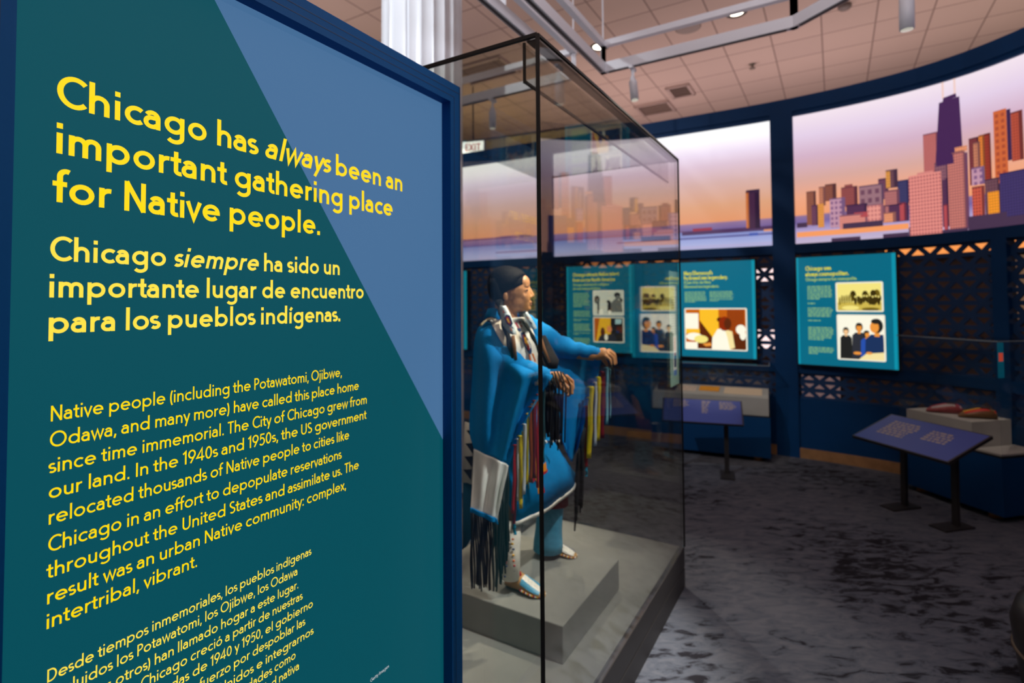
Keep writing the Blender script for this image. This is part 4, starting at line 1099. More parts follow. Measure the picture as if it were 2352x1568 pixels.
# ---------------------------------------------------------------- the mannequin in blue regalia
mq = thing('mannequin', 'woman mannequin in blue fringed regalia with outstretched arms, standing inside the glass case', 'mannequin', tuple(ptz(1225, 1320, RZ)))
PM_ = .0020                                      # metres per picture pixel at the figure, for radii
skin = mat('mannequin_skin', (196, 138, 88), .5, noise=(30, .06))
hair_m = mat('black_hair', (7, 6, 6), .7, spec=.12, bump=(160, .5))
blue_cloth = mat('bright_blue_wool', (2, 134, 206), .8, noise=(70, .05), spec=.2, bump=(13, .9))
white_cloth = mat('silver_white_satin', (236, 240, 236), .45, noise=(14, .10))
white_tape = mat('white_hem_tape', (226, 226, 218), .7)
black_fr = mat('black_fringe_cord', (20, 22, 26), .8)
green_fr = mat('dark_green_fringe_cord', (14, 30, 34), .8)
maroon = mat('maroon_cloth', (110, 22, 40), .8)
denim = mat('teal_blue_legging_cloth', (74, 158, 196), .85, noise=(60, .12))
tan_hide = mat('tan_hide', (186, 146, 92), .8, noise=(30, .1))
bone = mat('cream_beads', (244, 240, 226), .55, noise=(300, .12))
bd_blue, bd_red, bd_yel, bd_navy, bd_or = bd('sky', (126, 168, 206)), bd('red', (176, 46, 56)), bd('yellow', (250, 200, 40)), bd('navy', (44, 62, 104)), bd('orange', (220, 110, 50))

# body: closed shapes fused to one skin
bm_ = MB()
def limb(pts, rad): bm_.tube(pts, rad, 16)
head = pt(1163, 655, 2.48)
bm_.ball(pt(1160, 653, 2.48), .083, .072, .082)                    # cranium
bm_.ball(pt(1183, 664, 2.48), .062, .064, .074)                    # face mass
bm_.ball(pt(1187, 690, 2.48), .050, .052, .054)                    # jaw
bm_.ball(pt(1199, 680, 2.48), .041, .046, .062); bm_.ball(pt(1201, 696, 2.48), .036, .036, .042)     # middle of the face
bm_.ball(pt(1208, 707, 2.48), .024, .026, .020)                    # chin
bm_.ball(pt(1196, 650, 2.48), .043, .052, .042)                    # forehead
for s in (-1, 1):
    Yf = 2.48 + s*.034
    bm_.ball(pt(1206, 657, Yf - s*.010), .016, .020, .007)         # brow ridge
    bm_.ball(pt(1200, 680, Yf - s*.004), .021, .020, .020)                  # cheek
    bm_.ball(pt(1161, 681, 2.48 + s*.068), .012, .008, .021)       # ear
    bm_.ball(pt(1205, 666, Yf - s*.003), .013, .014, .008)                  # eyelids
    bm_.ball(pt(1219, 681.5, 2.48 + s*.011), .009, .008, .007)       # nostril
bm_.tube([pt(1214, 659, 2.48), pt(1218, 669, 2.48), pt(1222.5, 677, 2.48)], [.0075, .0095, .0105], 14)   # nose
bm_.ball(pt(1224, 678.5, 2.48), .0085, .009, .008)
bm_.ball(pt(1217.5, 693.5, 2.48), .009, .020, .0055); bm_.ball(pt(1217, 699, 2.48), .009, .017, .0065)   # lips
bm_.ball(pt(1209, 690, 2.48), .012, .024, .014)
limb([pt(1160, 680, 2.49), pt(1161, 710, 2.49), pt(1166, 745, 2.50), pt(1172, 775, 2.51)], [.055, .050, .053, .075])
SN, SF = pt(1138, 776, 2.425), pt(1226, 772, 2.625)
bm_.ball(pt(1177, 800, 2.515), .11, .12, .13); bm_.ball(pt(1178, 870, 2.52), .10, .11, .13); bm_.ball(pt(1180, 965, 2.52), .125, .135, .15)
limb([SN, pt(1177, 768, 2.51), SF], [.034, .065, .04])
EN, WN = pt(1172, 832, 2.34), pt(1260, 866, 2.30)
limb([SN, (SN + EN)/2, EN, (EN + WN)/2, WN], [.036, .036, .034, .032, .025])
EFr, WF = pt(1292, 800, 2.63), pt(1366, 817, 2.62)
limb([SF, (SF + EFr)/2, EFr, (EFr + WF)/2, WF], [.052, .046, .038, .034, .025])
AN, AF = pt(1170, 1325, 2.33), pt(1258, 1250, 2.67)
limb([pt(1168, 985, 2.46), pt(1167, 1060, 2.42), pt(1168, 1150, 2.39), pt(1170, 1240, 2.36), AN], [.075, .062, .042, .032, .026])
limb([pt(1200, 985, 2.58), pt(1230, 1050, 2.63), pt(1258, 1120, 2.66), pt(1262, 1190, 2.67), AF], [.075, .062, .046, .036, .027])
def foot_line(h, tpx): return h, tpx
def gnd(x, y, up=0): p = ptz(x, y, RZ); return p + UP*up
HN, TN = gnd(1166, 1345), gnd(1247, 1371); HF, TF = gnd(1258, 1268), gnd(1322, 1280)
for h, q, a in ((HN, TN, AN), (HF, TF, AF)):
    limb([h + UP*.040, a + UP*0], [.024, .026]); limb([h + UP*.030, h*.5 + q*.5 + UP*.027, h*.2 + q*.8 + UP*.018], [.024, .022, .013])
# hands: palm, four bent fingers and a thumb each
def hand(wr, palm, kn, mid, tips, thumb, flat):
    k = sum(kn, V((0, 0, 0)))/4
    limb([wr, palm, k*.65 + palm*.35], [.023, .030, .027])
    for i in range(4):
        r = (.0088, .0094, .0090, .0078)[i]
        limb([palm*.55 + kn[i]*.45, kn[i], mid[i], tips[i]], [r*1.25, r*1.12, r, r*.82]); bm_.ball(tips[i], r*.84)
    limb(thumb, [.014, .0115, .0098, .008]); bm_.ball(thumb[-1], .0082)
hand(WN, pt(1281, 868, 2.30), [pt(1301, 864, 2.335), pt(1299, 872, 2.31), pt(1293, 880, 2.286), pt(1285, 887, 2.264)],
     [pt(1315, 876, 2.335), pt(1314, 886, 2.308), pt(1307, 893, 2.282), pt(1296, 898, 2.258)],
     [pt(1317, 892, 2.327), pt(1314, 903, 2.300), pt(1305, 908, 2.276), pt(1293, 909, 2.256)],
     [pt(1272, 872, 2.325), pt(1282, 886, 2.345), pt(1293, 893, 2.352), pt(1302, 900, 2.350)], .6)
hand(WF, pt(1385, 812, 2.62), [pt(1399, 804, 2.655), pt(1401, 808, 2.632), pt(1398, 813, 2.608), pt(1392, 818, 2.588)],
     [pt(1411, 812, 2.655), pt(1412, 817, 2.63), pt(1409, 822, 2.604), pt(1402, 826, 2.582)],
     [pt(1414, 827, 2.648), pt(1414.5, 834, 2.622), pt(1411, 836, 2.598), pt(1404, 836, 2.578)],
     [pt(1378, 817, 2.645), pt(1385, 825, 2.66), pt(1391, 832, 2.662), pt(1394, 838, 2.656)], .6)
body = bm_.build('body', skin, mq)
md = body.modifiers.new('fuse', 'REMESH'); md.mode = 'VOXEL'; md.voxel_size = .0036; md.use_smooth_shade = True
sm = body.modifiers.new('soften', 'SMOOTH'); sm.factor = .5; sm.iterations = 8
for s in (-1, 1):
    MB().ball(pt(1210, 665.5, 2.48 + s*.031), .0078, .010, .0034).build('eye', mat('dark_eye', (52, 36, 26), .3), mq)
    MB().tube([pt(1203, 658.5, 2.48 + s*.046), pt(1210, 655, 2.48 + s*.036), pt(1215, 656, 2.48 + s*.020)], [.0012, .0022, .0014], 8).build('eyebrow', hair_m, mq)
MB().ball(pt(1219.6, 694, 2.48), .006, .017, .0035).ball(pt(1219, 699, 2.48), .006, .0145, .0042).build('lips', mat('lips', (150, 84, 62), .45), mq)

# hair: a smooth cap pulled back over the ears to a low nape, then two wrapped braids
hm = MB(); c = pt(1160, 652, 2.48); nr, nc = 18, 40; rows = []
for i in range(nr + 1):
    ph_ = math.pi*.5 - i/nr*math.pi*.86
    row = []
    for j in range(nc + 1):
        th = 2*math.pi*j/nc
        d_ = V((math.cos(ph_)*math.cos(th), math.cos(ph_)*math.sin(th), math.sin(ph_)))
        # hairline: the front edge sweeps down from the parting to below the ear
        f = max(0, d_.x); low = -.95 + .0
        z = d_.z
        lim = -.72 + 1.22*max(0, (d_.x + .12))**.85*1.05 if d_.x > -.12 else -.92
        lim = min(lim, .46)
        if z < lim:
            k = math.sqrt(max(1e-6, 1 - lim*lim)/max(1e-6, 1 - z*z)) if abs(z) < .999 else 1
            d_ = V((d_.x*k, d_.y*k, lim))
            inn = .93
        else: inn = 1
        row.append(c + V((d_.x*(.084 if d_.x < 0 else .114), d_.y*.085, d_.z*.085))*inn)
    rows.append(row)
hm.grid(rows)
hair = hm.build('hair', hair_m, mq)
s_ = hair.modifiers.new('soften', 'SMOOTH'); s_.factor = .5; s_.iterations = 3
MB().loft([(pt(1140, 640, 2.478), V((.036, 0, 0)), V((0, .066, 0))), (pt(1140, 655, 2.478), V((.044, 0, 0)), V((0, .078, 0))), (pt(1142, 668, 2.478), V((.044, 0, .004)), V((0, .079, 0))), (pt(1144, 678, 2.478), V((.040, 0, .010)), V((0, .076, 0))), (pt(1150, 687, 2.479), V((.030, 0, .012)), V((0, .072, 0))), (pt(1154, 693, 2.48), V((.016, 0, .006)), V((0, .066, 0)))], n=28).build('hair_nape', hair_m, mq)

# dress: one loft from collar to hem, long axis across the shoulders
SH = (SF - SN); SH.z = 0; SH.normalize(); FW = V((SH.y, -SH.x, 0))
def ring(x, y, Y, a, b): return (pt(x, y, Y), SH*a, FW*b)
dm = MB(); rings = [ring(1165, 733, 2.50, .062, .058), ring(1168, 744, 2.50, .095, .072), ring(1172, 757, 2.51, .150, .088), ring(1175, 785, 2.515, .172, .108), ring(1177, 845, 2.52, .160, .122), ring(1179, 920, 2.52, .152, .128), ring(1182, 990, 2.52, .165, .142)]
hem_c = V((.152, 2.50, .700))
c0 = rings[-1][0]
for k, (a, b) in ((.33, (.185, .130)), (.66, (.205, .105)), (1.0, (.228, .060))): rings.append((c0.lerp(hem_c, k), SH*a + UP*.036*k, FW*b))
R2 = [rings[0]]
def ripple(rs_, amp, n=48):
    vs = []
    for i, (cc_, a, b) in enumerate(rs_):
        g = amp*max(0, i - 5)/4
        for j in range(n):
            t_ = 2*math.pi*j/n; k = 1 + g*math.sin(7*t_ + .6)
            vs.append(cc_ + a*math.cos(t_)*k + b*math.sin(t_)*k)
    m = len(rs_)
    return vs, [(i*n + j, i*n + (j+1) % n, (i+1)*n + (j+1) % n, (i+1)*n + j) for i in range(m - 1) for j in range(n)], n
vs, fs, n_ = ripple(rings, .05)
dm.add(vs, fs, 0, True)
dress = dm.build('dress', blue_cloth, mq, solid=.005)
hb = MB(); last = vs[-n_:]
out = [hem_c + (p - hem_c)*1.02 for p in last]
hb.add([p - UP*.009 for p in out] + [p + UP*.009 for p in out], [(j, (j+1) % n_, n_ + (j+1) % n_, n_ + j) for j in range(n_)], 0, True)
hb.build('hem_tape', white_tape, dress, solid=.003)
dress_tree = BVHTree.FromPolygons([tuple(v) for v in vs], fs)
def onto(x, y, lift=.006, Y=2.40):
    d = (pt(x, y, 1) - EYE).normalized(); h = dress_tree.ray_cast(EYE, d)
    return (h[0] - d*lift) if h[0] is not None else pt(x, y, Y)
def patch(cols, nx=8, ny=14, lift=.006, Y=2.40):
    """cloth lying on the dress between two picture-side lists of points (left edge, right edge)"""
    l, r = cols; le = catmull([V((x, y, 0)) for x, y in l], ny); re = catmull([V((x, y, 0)) for x, y in r], ny)
    return [[onto(*(a.lerp(b, j/nx)).xy, lift, Y) for j in range(nx + 1)] for a, b in zip(le, re)]

# sleeves and the wide hanging panels under both arms
def sleeve(pts, rad, name='sleeve'): 
    m = MB(); P = catmull(pts, 20); rr = catmull([V((r, 0, 0)) for r in rad], 20)
    P2 = [p + UP*.004*math.sin(i*1.9) for i, p in enumerate(P)]
    m.tube(P2, [r.x*(1 + .05*math.sin(i*1.3)) for i, r in enumerate(rr)], 24, caps=False); return m.build(name, blue_cloth, mq, solid=.004)
sleeve([pt(1150, 765, 2.46), pt(1132, 780, 2.41), pt(1170, 830, 2.345), pt(1222, 855, 2.312), pt(1266, 866, 2.30)], [.06, .056, .050, .040, .031])
sleeve([pt(1195, 762, 2.56), pt(1228, 770, 2.625), pt(1290, 797, 2.63), pt(1340, 806, 2.62), pt(1378, 808, 2.62)], [.085, .074, .052, .033, .020])
def drape(rows, Ys, n, folds, amp, m_, name, nv=26, solid=.004, prof=None):
    """rows of picture points from the arm down; Ys the depth of each column; folds push the cloth in and out"""
    R_ = [catmull([pt(x, y, Y) for (x, y), Y in zip(r, Ys[k] if isinstance(Ys[0], list) else Ys)], n) for k, r in enumerate(rows)]
    prof = prof or (lambda t: .35 + .65*t)
    g = []
    cols = [catmull([R_[k][j] for k in range(len(R_))], nv) for j in range(n + 1)]
    for i in range(nv + 1):
        g.append([cols[j][i] + V((0, 1, 0))*amp*prof(i/nv)*math.sin(folds*2*math.pi*j/n + .8) for j in range(n + 1)])
    mb = MB(); mb.grid(g); return mb.build(name, m_, mq, solid=solid), g
YN = [2.44, 2.36, 2.305, 2.285, 2.28, 2.285]
near = [[(1114, 736), (1140, 752), (1164, 796), (1196, 826), (1235, 845), (1268, 857)],
        [(1092, 772), (1114, 786), (1152, 826), (1190, 848), (1230, 860), (1267, 867)],
        [(1083, 880), (1112, 880), (1150, 885), (1188, 892), (1216, 898), (1243, 902)],
        [(1077, 985), (1106, 985), (1138, 985), (1166, 983), (1186, 978), (1205, 968)],
        [(1089, 1032), (1108, 1040), (1130, 1050), (1148, 1058), (1160, 1064), (1170, 1070)]]
YR = [[2.455, 2.435, 2.385, 2.335, 2.312, 2.300], [2.44, 2.36, 2.295, 2.268, 2.262, 2.266], YN, YN, YN]
dn, gn = drape(near, YR, 60, 2.5, .040, blue_cloth, 'hanging_sleeve', 40, .004, lambda t: .02 + .98*max(0, math.sin(min(1, max(0, (t - .15)/.85))*math.pi*.955)))
band = [[(1089, 1031), (1107, 1039), (1128, 1049), (1146, 1057), (1158, 1063), (1168, 1069)],
        [(1085, 1100), (1102, 1106), (1120, 1113), (1136, 1119), (1146, 1123), (1154, 1128)],
        [(1081, 1168), (1096, 1173), (1112, 1180), (1126, 1186), (1135, 1190), (1141, 1194)]]
YB = [[y - .008 for y in YN], [2.36, 2.315, 2.282, 2.268, 2.264, 2.268], [2.295, 2.282, 2.268, 2.258, 2.254, 2.258]]
drape(band, YB, 60, 2.5, .020, white_cloth, 'white_band', 26, .004, lambda t: .2 + .8*math.sin(math.pi*min(1, t*1.05)))
hemb = [[(1080, 1166), (1096, 1171), (1112, 1178), (1126, 1184), (1135, 1188), (1142, 1192)], [(1080, 1177), (1096, 1182), (1112, 1189), (1126, 1196), (1136, 1200), (1144, 1204)]]
drape(hemb, [y - .005 for y in YB[2]], 60, 2.5, .004, blue_cloth, 'hem_border', 4, .004, lambda t: 1)
far_ = [[(1258, 800), (1290, 806), (1325, 806), (1360, 808), (1384, 816)],
        [(1268, 890), (1297, 895), (1328, 893), (1352, 885), (1368, 880)],
        [(1283, 975), (1300, 982), (1320, 980), (1334, 970), (1346, 955)],
        [(1300, 1035), (1306, 1048), (1313, 1058), (1319, 1050), (1325, 1030)]]
drape(far_, [2.58, 2.62, 2.65, 2.66, 2.65], 30, 1.5, .02, blue_cloth, 'hanging_sleeve')

# fringes and ribbons
def strand(mb, p, q, w, k=0, mi=0, Y=None):
    n = 8; pts = [p.lerp(q, i/n) + V((math.sin(i*.9 + k)*.0025, math.cos(i*.7 + k*2)*.003, 0)) for i in range(n + 1)]
    mb.tube(pts, [w*.5]*(n) + [w*.38], 6, mi, flat=.45, up=(0, 1, 0))
def fringe(tops, bots, Y0, n, w, m_, name, jit=10):
    mb = MB(); rg = random.Random(len(name) + n); tp = catmull([V((x, y, 0)) for x, y in tops], n - 1); bt = catmull([V((x, y, 0)) for x, y in bots], n - 1)
    for i in range(n):
        Y = Y0[0] + (Y0[1] - Y0[0])*i/max(1, n-1) + rg.uniform(-.008, .008)
        strand(mb, pt(tp[i].x, tp[i].y, Y), pt(bt[i].x + rg.uniform(-2, 2), bt[i].y + rg.uniform(-jit, jit), Y), w, i)
    return mb.build(name, m_, mq)
fringe([(1082, 1176), (1112, 1188), (1143, 1202)], [(1082, 1340), (1112, 1346), (1142, 1350)], (2.286, 2.262), 17, .0075, black_fr, 'hem_fringe', 14)
fringe([(1166, 1078), (1156, 1130), (1145, 1192)], [(1170, 1252), (1158, 1305), (1148, 1342)], (2.276, 2.262), 15, .0085, green_fr, 'side_fringe', 14)
fringe([(1262, 858), (1271, 854), (1283, 853), (1296, 856), (1307, 864)], [(1262, 1000), (1270, 1018), (1280, 1030), (1288, 1020), (1297, 1010)], (2.275, 2.25), 1, .006, black_fr, 'cuff_fringe') if False else None
cf = MB(); rg = random.Random(4)
for i, (a, b_, c_) in enumerate((((1259, 862), (1262, 900), (1260, 1002)), ((1264, 859), (1270, 893), (1268, 1022)), ((1268, 856), (1277, 900), (1274, 1012)), ((1273, 853), (1284, 898), (1281, 1034)), ((1280, 852), (1293, 894), (1290, 1020)), ((1287, 853), (1300, 903), (1297, 1016)), ((1266, 880), (1266, 930), (1264, 1028)), ((1272, 885), (1278, 935), (1277, 1008)), ((1292, 855), (1309, 884), (1309, 908)))):
    P = catmull([pt(*a, 2.272 + .004*(i % 3)), pt((a[0]+b_[0])/2 + 2, (a[1]+b_[1])/2, 2.248), pt(*b_, 2.252), pt(*c_, 2.268)], 16)
    cf.tube(P, .0036, 6)
cf.build('cuff_fringe', black_fr, mq)
RIB = [('red', (176, 22, 44)), ('yellow', (218, 196, 20)), ('white', (206, 214, 220)), ('ochre', (150, 66, 20)), ('burgundy', (116, 12, 44)), ('orange', (226, 140, 20)), ('pale_blue', (122, 186, 204)), ('cyan', (20, 140, 176)), ('dark_red', (120, 16, 26)), ('teal', (38, 120, 140))]
RIB = {k: mat('ribbon_' + k, v, .6, spec=.3) for k, v in RIB}
def ribbon(a, b, w, col, Y, hook=7):
    n = 12; P = [pt(a[0] - hook*.8, a[1] - 1, Y + .01), pt(a[0] - hook*.2, a[1] - hook*.5, Y - .004)] + [pt(a[0] + (b[0]-a[0])*i/n + .6*math.sin(i*.8 + a[0]), a[1] + (b[1]-a[1])*i/n, Y - .004*math.sin(i*.5)) for i in range(n + 1)]
    hw = w*.5*Y/1239; g = []
    for i, p in enumerate(P):
        tw = .55*math.sin(i*.45 + a[0]*.7); s = V((math.cos(tw), math.sin(tw)*.6, 0))
        g.append([p - s*hw, p + s*hw])
    m = MB(); m.grid(g); return m.build('ribbon', RIB[col], mq, solid=.0016)
for r in (((1184, 1024), (1178, 1180), 8, 'red', 2.27), ((1190, 1016), (1180, 1216), 8, 'burgundy', 2.28), ((1181, 1205), (1183, 1228), 7, 'cyan', 2.272, 0), ((1189, 1010), (1190, 1150), 5, 'white', 2.268), ((1196, 1003), (1197, 1168), 9, 'yellow', 2.265), ((1193, 1000), (1193, 1160), 4, 'teal', 2.275), ((1206, 976), (1203, 1135), 8, 'white', 2.262), ((1200, 992), (1205, 1120), 4, 'yellow', 2.27), ((1213, 952), (1210, 1112), 6, 'yellow', 2.268), ((1211, 958), (1214, 1122), 4, 'pale_blue', 2.274), ((1220, 936), (1219, 1108), 8, 'ochre', 2.266), ((1229, 922), (1226, 1098), 10, 'burgundy', 2.268), ((1237, 908), (1234, 1120), 7, 'red', 2.272), ((1224, 930), (1224, 1090), 4, 'orange', 2.275), ((1247, 888), (1248, 1062), 6, 'teal', 2.275), ((1251, 884), (1250, 1030), 3, 'pale_blue', 2.272)): ribbon(*r)
for r in (((1359, 890), (1353, 1052), 11, 'yellow', 2.60), ((1354, 915), (1350, 1045), 5, 'yellow', 2.602), ((1369, 880), (1367, 1024), 6, 'white', 2.598), ((1376, 868), (1374, 1012), 9, 'yellow', 2.602), ((1386, 856), (1383, 1006), 10, 'dark_red', 2.605), ((1395, 846), (1394, 974), 6, 'pale_blue', 2.60), ((1402, 850), (1402, 960), 3, 'pale_blue', 2.61), ((1349, 935), (1346, 1078), 8, 'dark_red', 2.61), ((1347, 1074), (1347, 1094), 6, 'cyan', 2.606, 0)): ribbon(*r)
fringe([(1346, 962), (1338, 1000), (1326, 1040)], [(1340, 1130), (1332, 1170), (1318, 1200)], (2.61, 2.60), 9, .0105, black_fr, 'sleeve_fringe', 20)
fringe([(1400, 842), (1406, 836), (1411, 830)], [(1398, 905), (1405, 912), (1410, 900)], (2.605, 2.595), 4, .007, black_fr, 'hand_fringe', 10)
dk_f = fringe([(1236, 905), (1262, 900), (1290, 905)], [(1242, 1000), (1268, 1006), (1288, 990)], (2.345, 2.37), 18, .0085, mat('navy_fringe_cord', (8, 16, 36), .8), 'yoke_fringe', 14)

# beaded belt, and the flower worked on the skirt
bl = MB(); 
for i, x in enumerate(range(1226, 1296, 7)):
    p = onto(x, 1016 - (x - 1226)*.06, .012)
    bl.box(p, .0085, .010, .009, (SH, FW, UP), mi=i % 2)
bl.build('belt_beads', [bone, bd_navy], dress)
fl = MB()
for k, q in enumerate(([(1230, 1040), (1236, 1040), (1237, 1075), (1231, 1078)], [(1226, 1085), (1234, 1070), (1240, 1092), (1232, 1108)], [(1246, 1068), (1254, 1060), (1256, 1080), (1247, 1084)], [(1234, 1108), (1240, 1100), (1242, 1132), (1236, 1134)])):
    fl.poly([onto(x, y, .007) for x, y in q], mi=0)
for q in ([(1244, 1084), (1258, 1076), (1258, 1083), (1246, 1092)], [(1240, 1094), (1245, 1092), (1252, 1130), (1246, 1134)], [(1222, 1080), (1227, 1076), (1229, 1104), (1224, 1108)]):
    fl.poly([onto(x, y, .008) for x, y in q], mi=1)
fl.build('beaded_flower', [RIB['orange'], RIB['red']], dress, fix=False)

# bib: white beaded breast panel with coloured figures
bib = MB(); bib.grid(patch(([(1166, 731), (1166, 765), (1176, 805), (1204, 838), (1216, 852)], [(1206, 729), (1220, 752), (1234, 790), (1242, 830), (1246, 858)]), lift=.010, Y=2.42), 0)
bibo = bib.build('bib', bone, mq, solid=.004)
def figs(par, name, lst, mats_, lift):
    m = MB()
    for mi, q in lst: m.poly([onto(x, y, lift, 2.42) for x, y in q], mi=mi)
    return m.build(name, mats_, par, fix=False)
def dia(x, y, w, h, s=.25): return [(x, y - h), (x + w, y + s*w), (x + s*w, y + h), (x - w, y - s*w)]
figs(bibo, 'beadwork', [(0, [(1182, 741), (1186, 739), (1193, 752), (1190, 754)]), (0, [(1191, 738), (1195, 737), (1200, 750), (1197, 752)]), (1, [(1187, 755), (1195, 752), (1198, 760), (1194, 762)]),
    (1, [(1196, 764), (1204, 761), (1211, 775), (1219, 790), (1222, 808), (1216, 812), (1208, 800), (1200, 782)]), (2, [(1200, 769), (1206, 767), (1213, 782), (1217, 798), (1213, 801), (1206, 788)]), (3, [(1204, 774), (1208, 774), (1213, 789), (1211, 794), (1206, 785)]), (0, [(1210, 798), (1216, 796), (1217, 803), (1213, 805)]),
    (1, [(1214, 806), (1219, 804), (1221, 812), (1217, 813)]), (4, [(1214, 814), (1218, 813), (1222, 832), (1219, 836)]), (4, [(1221, 812), (1225, 811), (1231, 828), (1229, 832)])], [bd_red, bd_navy, bd('brick', (170, 60, 40)), bd_yel, bd_or], .0155)
yk = MB(); yk.grid(patch(([(1126, 736), (1140, 765), (1160, 800), (1166, 822)], [(1168, 733), (1172, 765), (1178, 800), (1176, 828)]), lift=.040, Y=2.38)); yk.build('beaded_yoke', bone, mq, solid=.004)
st_ = MB(); st_.tube(catmull([pt(1104, 748, 2.42), pt(1115, 737, 2.425), pt(1128, 732, 2.43), pt(1142, 738, 2.43), pt(1158, 752, 2.425)], 14), .010, 10, flat=.5); st_.build('cream_strap', mat('cream_strap', (222, 208, 168), .7), mq)
cl = MB(); cl.grid([[pt(1112, 732, 2.46), pt(1125, 726, 2.44), pt(1136, 728, 2.44), pt(1148, 738, 2.44)], [pt(1121, 709, 2.47), pt(1130, 707, 2.45), pt(1140, 708, 2.45), pt(1150, 716, 2.455)]]); cl.build('collar', blue_cloth, mq, solid=.004)

# braids: dark fur wraps with beaded ties
def braid(P, w, name):
    m = MB(); C_ = catmull(P, 22); m.tube(C_, [w*(.8 + .2*math.sin(i*1.2)) for i in range(23)], 14, flat=.7); return m.build(name, mat('otter_fur', (18, 18, 14), .85, bump=(300, 1)), mq)
b1_ = braid([pt(1146, 690, 2.408), pt(1152, 712, 2.385), pt(1160, 745, 2.340), pt(1171, 788, 2.318), pt(1180, 824, 2.31)], .021, 'braid')
b2_ = braid([pt(1196, 718, 2.47), pt(1206, 740, 2.43), pt(1222, 770, 2.40), pt(1238, 805, 2.385), pt(1250, 842, 2.38)], .013, 'braid')
def tie(par, L_, R_, Y, figs_):
    l, r = catmull([V((x, y, 0)) for x, y in L_], 14), catmull([V((x, y, 0)) for x, y in R_], 14)
    m = MB(); rows = []
    for a, b_ in zip(l, r):
        rows.append([pt(*(a.lerp(b_, j/6)).xy, Y - .014*math.sin(math.pi*j/6)) for j in range(7)])
    m.grid(rows); o = m.build('beaded_tie', bd('ice', (206, 220, 222)), par, solid=.004)
    q = MB()
    for mi, pts in figs_: q.poly([pt(x, y, Y - .0185 - mi*.0008) for x, y in pts], mi=mi)
    q.build('tie_figure', [bd_navy, bd_red, bd_yel, bd_or], o, fix=False)
    return o
tie(b1_, [(1149, 702), (1150, 722), (1156, 745), (1166, 760), (1176, 768)], [(1161, 702), (1170, 718), (1178, 738), (1184, 756), (1186, 768)], 2.312,
    [(0, [(1163, 722), (1171, 724), (1178, 742), (1174, 750), (1163, 742), (1158, 730)]), (1, [(1164, 726), (1169, 728), (1174, 741), (1171, 746), (1165, 740), (1161, 731)]), (2, [(1165, 730), (1168, 732), (1171, 740), (1170, 742), (1166, 738), (1164, 733)]), (0, [(1154, 709), (1160, 718), (1163, 711), (1161, 719), (1157, 719)]), (3, [(1154, 714), (1157, 712), (1159, 719), (1156, 718)]), (3, [(1172, 754), (1174, 752), (1177, 760), (1174, 760)]), (0, [(1174, 748), (1178, 751), (1181, 756), (1175, 753)])])
tie(b2_, [(1202, 720), (1208, 735), (1216, 748), (1226, 758)], [(1210, 716), (1220, 730), (1228, 744), (1232, 754)], 2.375, [(3, [(1209, 726), (1213, 728), (1216, 733), (1212, 731)]), (0, [(1216, 736), (1221, 740), (1223, 746), (1218, 742)])])
hd = MB()
for P in ([pt(1178, 770, 2.302), pt(1181, 795, 2.298), pt(1185, 826, 2.292)], [pt(1240, 772, 2.375), pt(1248, 800, 2.37), pt(1262, 832, 2.365)]): hd.tube(P, [.008, .009, .006], 10)
hd.build('braid_ends', mat('brown_hide', (140, 94, 56), .7), mq)
pch = MB(); pch.loft([(pt(1248, 770, 2.50), SH*.012, FW*.01), (pt(1258, 800, 2.47), SH*.03, FW*.015), (pt(1268, 828, 2.46), SH*.045, FW*.02), (pt(1270, 846, 2.46), SH*.03, FW*.015)], n=16); pch.build('fur_pouch', black_fr, mq)

# train with a black-and-white zigzag border, behind at the left
tr_ = MB(); tr_.grid([[pt(1068, 968, 2.56), pt(1080, 972, 2.52), pt(1092, 980, 2.48)], [pt(1062, 1108, 2.57), pt(1074, 1108, 2.53), pt(1084, 1112, 2.49)]]); tro = tr_.build('zigzag_train', mat('cream_cloth', (206, 204, 192), .8), mq, solid=.004)
zz = MB()
for i in range(4):
    y = 988 + i*30 ; x = 1081 - i*2.4; zz.poly([pt(x - 10, y, 2.510 - .004), pt(x + 10, y - 1, 2.475), pt(x + 8, y + 25, 2.477)])
zz.build('zigzag', mat('black_cloth', (24, 24, 30), .8), tro, fix=False)
lw = MB(); lw.grid([[pt(1064, 1100, 2.585), pt(1078, 1104, 2.57), pt(1090, 1108, 2.55)], [pt(1062, 1262, 2.60), pt(1072, 1255, 2.585), pt(1082, 1235, 2.57)]]); lw.build('blue_train', mat('deep_teal_cloth', (16, 84, 112), .85), mq, solid=.004)

# legs: beaded white legging on the near leg, blue on the far leg, beaded moccasins
ll = MB(); ll.tube([pt(1176, 1190, 2.37), pt(1174, 1260, 2.355), pt(1173, 1328, 2.342)], [.040, .038, .039], 24, caps=False); lg = ll.build('legging', bone, mq, solid=.003)
dots = MB(); cols_ = [bd_navy, bd_yel, bd_red, bd_or]
for i, (x, y, k) in enumerate(((1178, 1238, 3), (1177, 1249, 1), (1179, 1261, 0), (1179, 1275, 1), (1180, 1288, 3), (1181, 1299, 2), (1180, 1311, 0), (1160, 1285, 0), (1161, 1292, 2), (1163, 1300, 0), (1160, 1324, 0), (1184, 1323, 0))):
    p = pt(x, y, 2.312 if x < 1184 else 2.325); dots.ball(p, .006, .003, .0045, mi=k, n=8)
dots.build('bead_spots', cols_, lg)
rs2 = MB(); rs2.grid([[pt(1185, 1300, 2.325), pt(1191, 1303, 2.34)], [pt(1186, 1318, 2.32), pt(1198, 1319, 2.34)], [pt(1187, 1332, 2.32), pt(1196, 1330, 2.34)]]); rs2.build('red_edge', RIB['red'], lg, solid=.003)
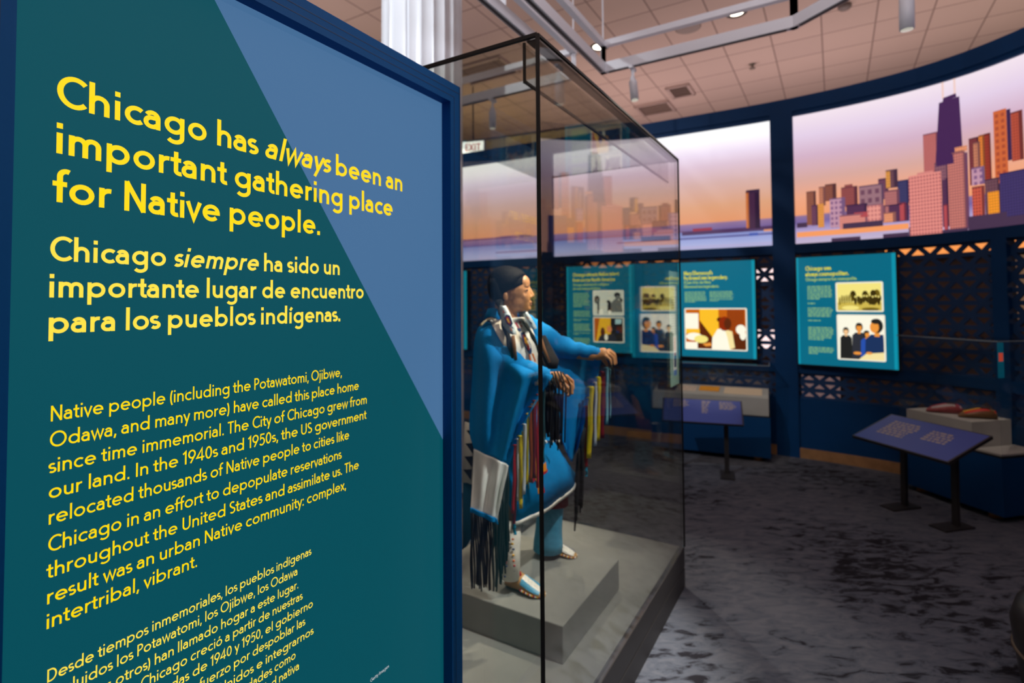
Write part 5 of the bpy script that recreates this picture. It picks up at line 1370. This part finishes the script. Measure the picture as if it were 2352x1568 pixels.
lf = MB(); lf.tube([pt(1270, 1100, 2.655), pt(1266, 1150, 2.66), pt(1261, 1205, 2.665), pt(1259, 1240, 2.665), pt(1259, 1261, 2.665)], [.060, .060, .062, .068, .071], 28, caps=False); lf.build('blue_legging', denim, mq, solid=.004)
uk = MB(); uk.tube([pt(1272, 1090, 2.655), pt(1270, 1125, 2.655), pt(1270, 1156, 2.655)], [.064, .070, .074], 24, caps=False); uk.build('underskirt', maroon, mq, solid=.003)
def shoe(h, q, bead, name='moccasin'):
    d = (q - h); l = d.length*1.10; d.normalize(); s = V((-d.y, d.x, 0)); o = (h + q)/2 + UP*.001
    prof = [(-.50, .12, .25), (-.46, .26, .50), (-.34, .32, .56), (-.16, .33, .55), (.02, .36, .42), (.2, .40, .31), (.36, .36, .22), (.46, .24, .14), (.50, .08, .05)]
    sh = MB().loft([(o + d*(a*l) + UP*(hh*l/2*.72), s*(w_*l/2), UP*(hh*l/2*.72)) for a, w_, hh in prof], n=24).build(name, tan_hide, mq)
    for k, (g0, g1) in enumerate(((75, 122), (122, 165), (30, 75))):
        rows = []
        for a, w_, hh in ((-.02, .365, .45), (.08, .38, .385), (.2, .405, .32), (.33, .375, .245), (.43, .28, .175)):
            rows.append([o + d*(a*l) + UP*(hh*l/2*.72 + .0015) + s*(w_*l/2*1.04*math.cos(math.radians(g))) + UP*(hh*l/2*.72*1.07*math.sin(math.radians(g))) for g in [g0 + (g1-g0)*i/5 for i in range(6)]])
        MB().grid(rows).build('beadwork', bead[k], sh)
    m = MB(); 
    for i in range(14):
        a = .0 + .46*i/13; w_ = .37 if a < .3 else .37 - (a - .3)*1.2; hh = .4 - a*.6
        for sg in (-1, 1):
            m.ball(o + d*(a*l) + s*(sg*w_*l/2*1.03) + UP*(hh*l/2*.5), .0055, n=8, mi=i % 3)
    m.build('edge_beads', [bd_red, bone, bd_yel], sh)
bw = bd('white', (226, 226, 218))
shoe(HN, TN, [bw, bd('turquoise', (76, 158, 196)), bd('turquoise', (76, 158, 196))])
shoe(HF, TF, [bw, bw, bd_navy])
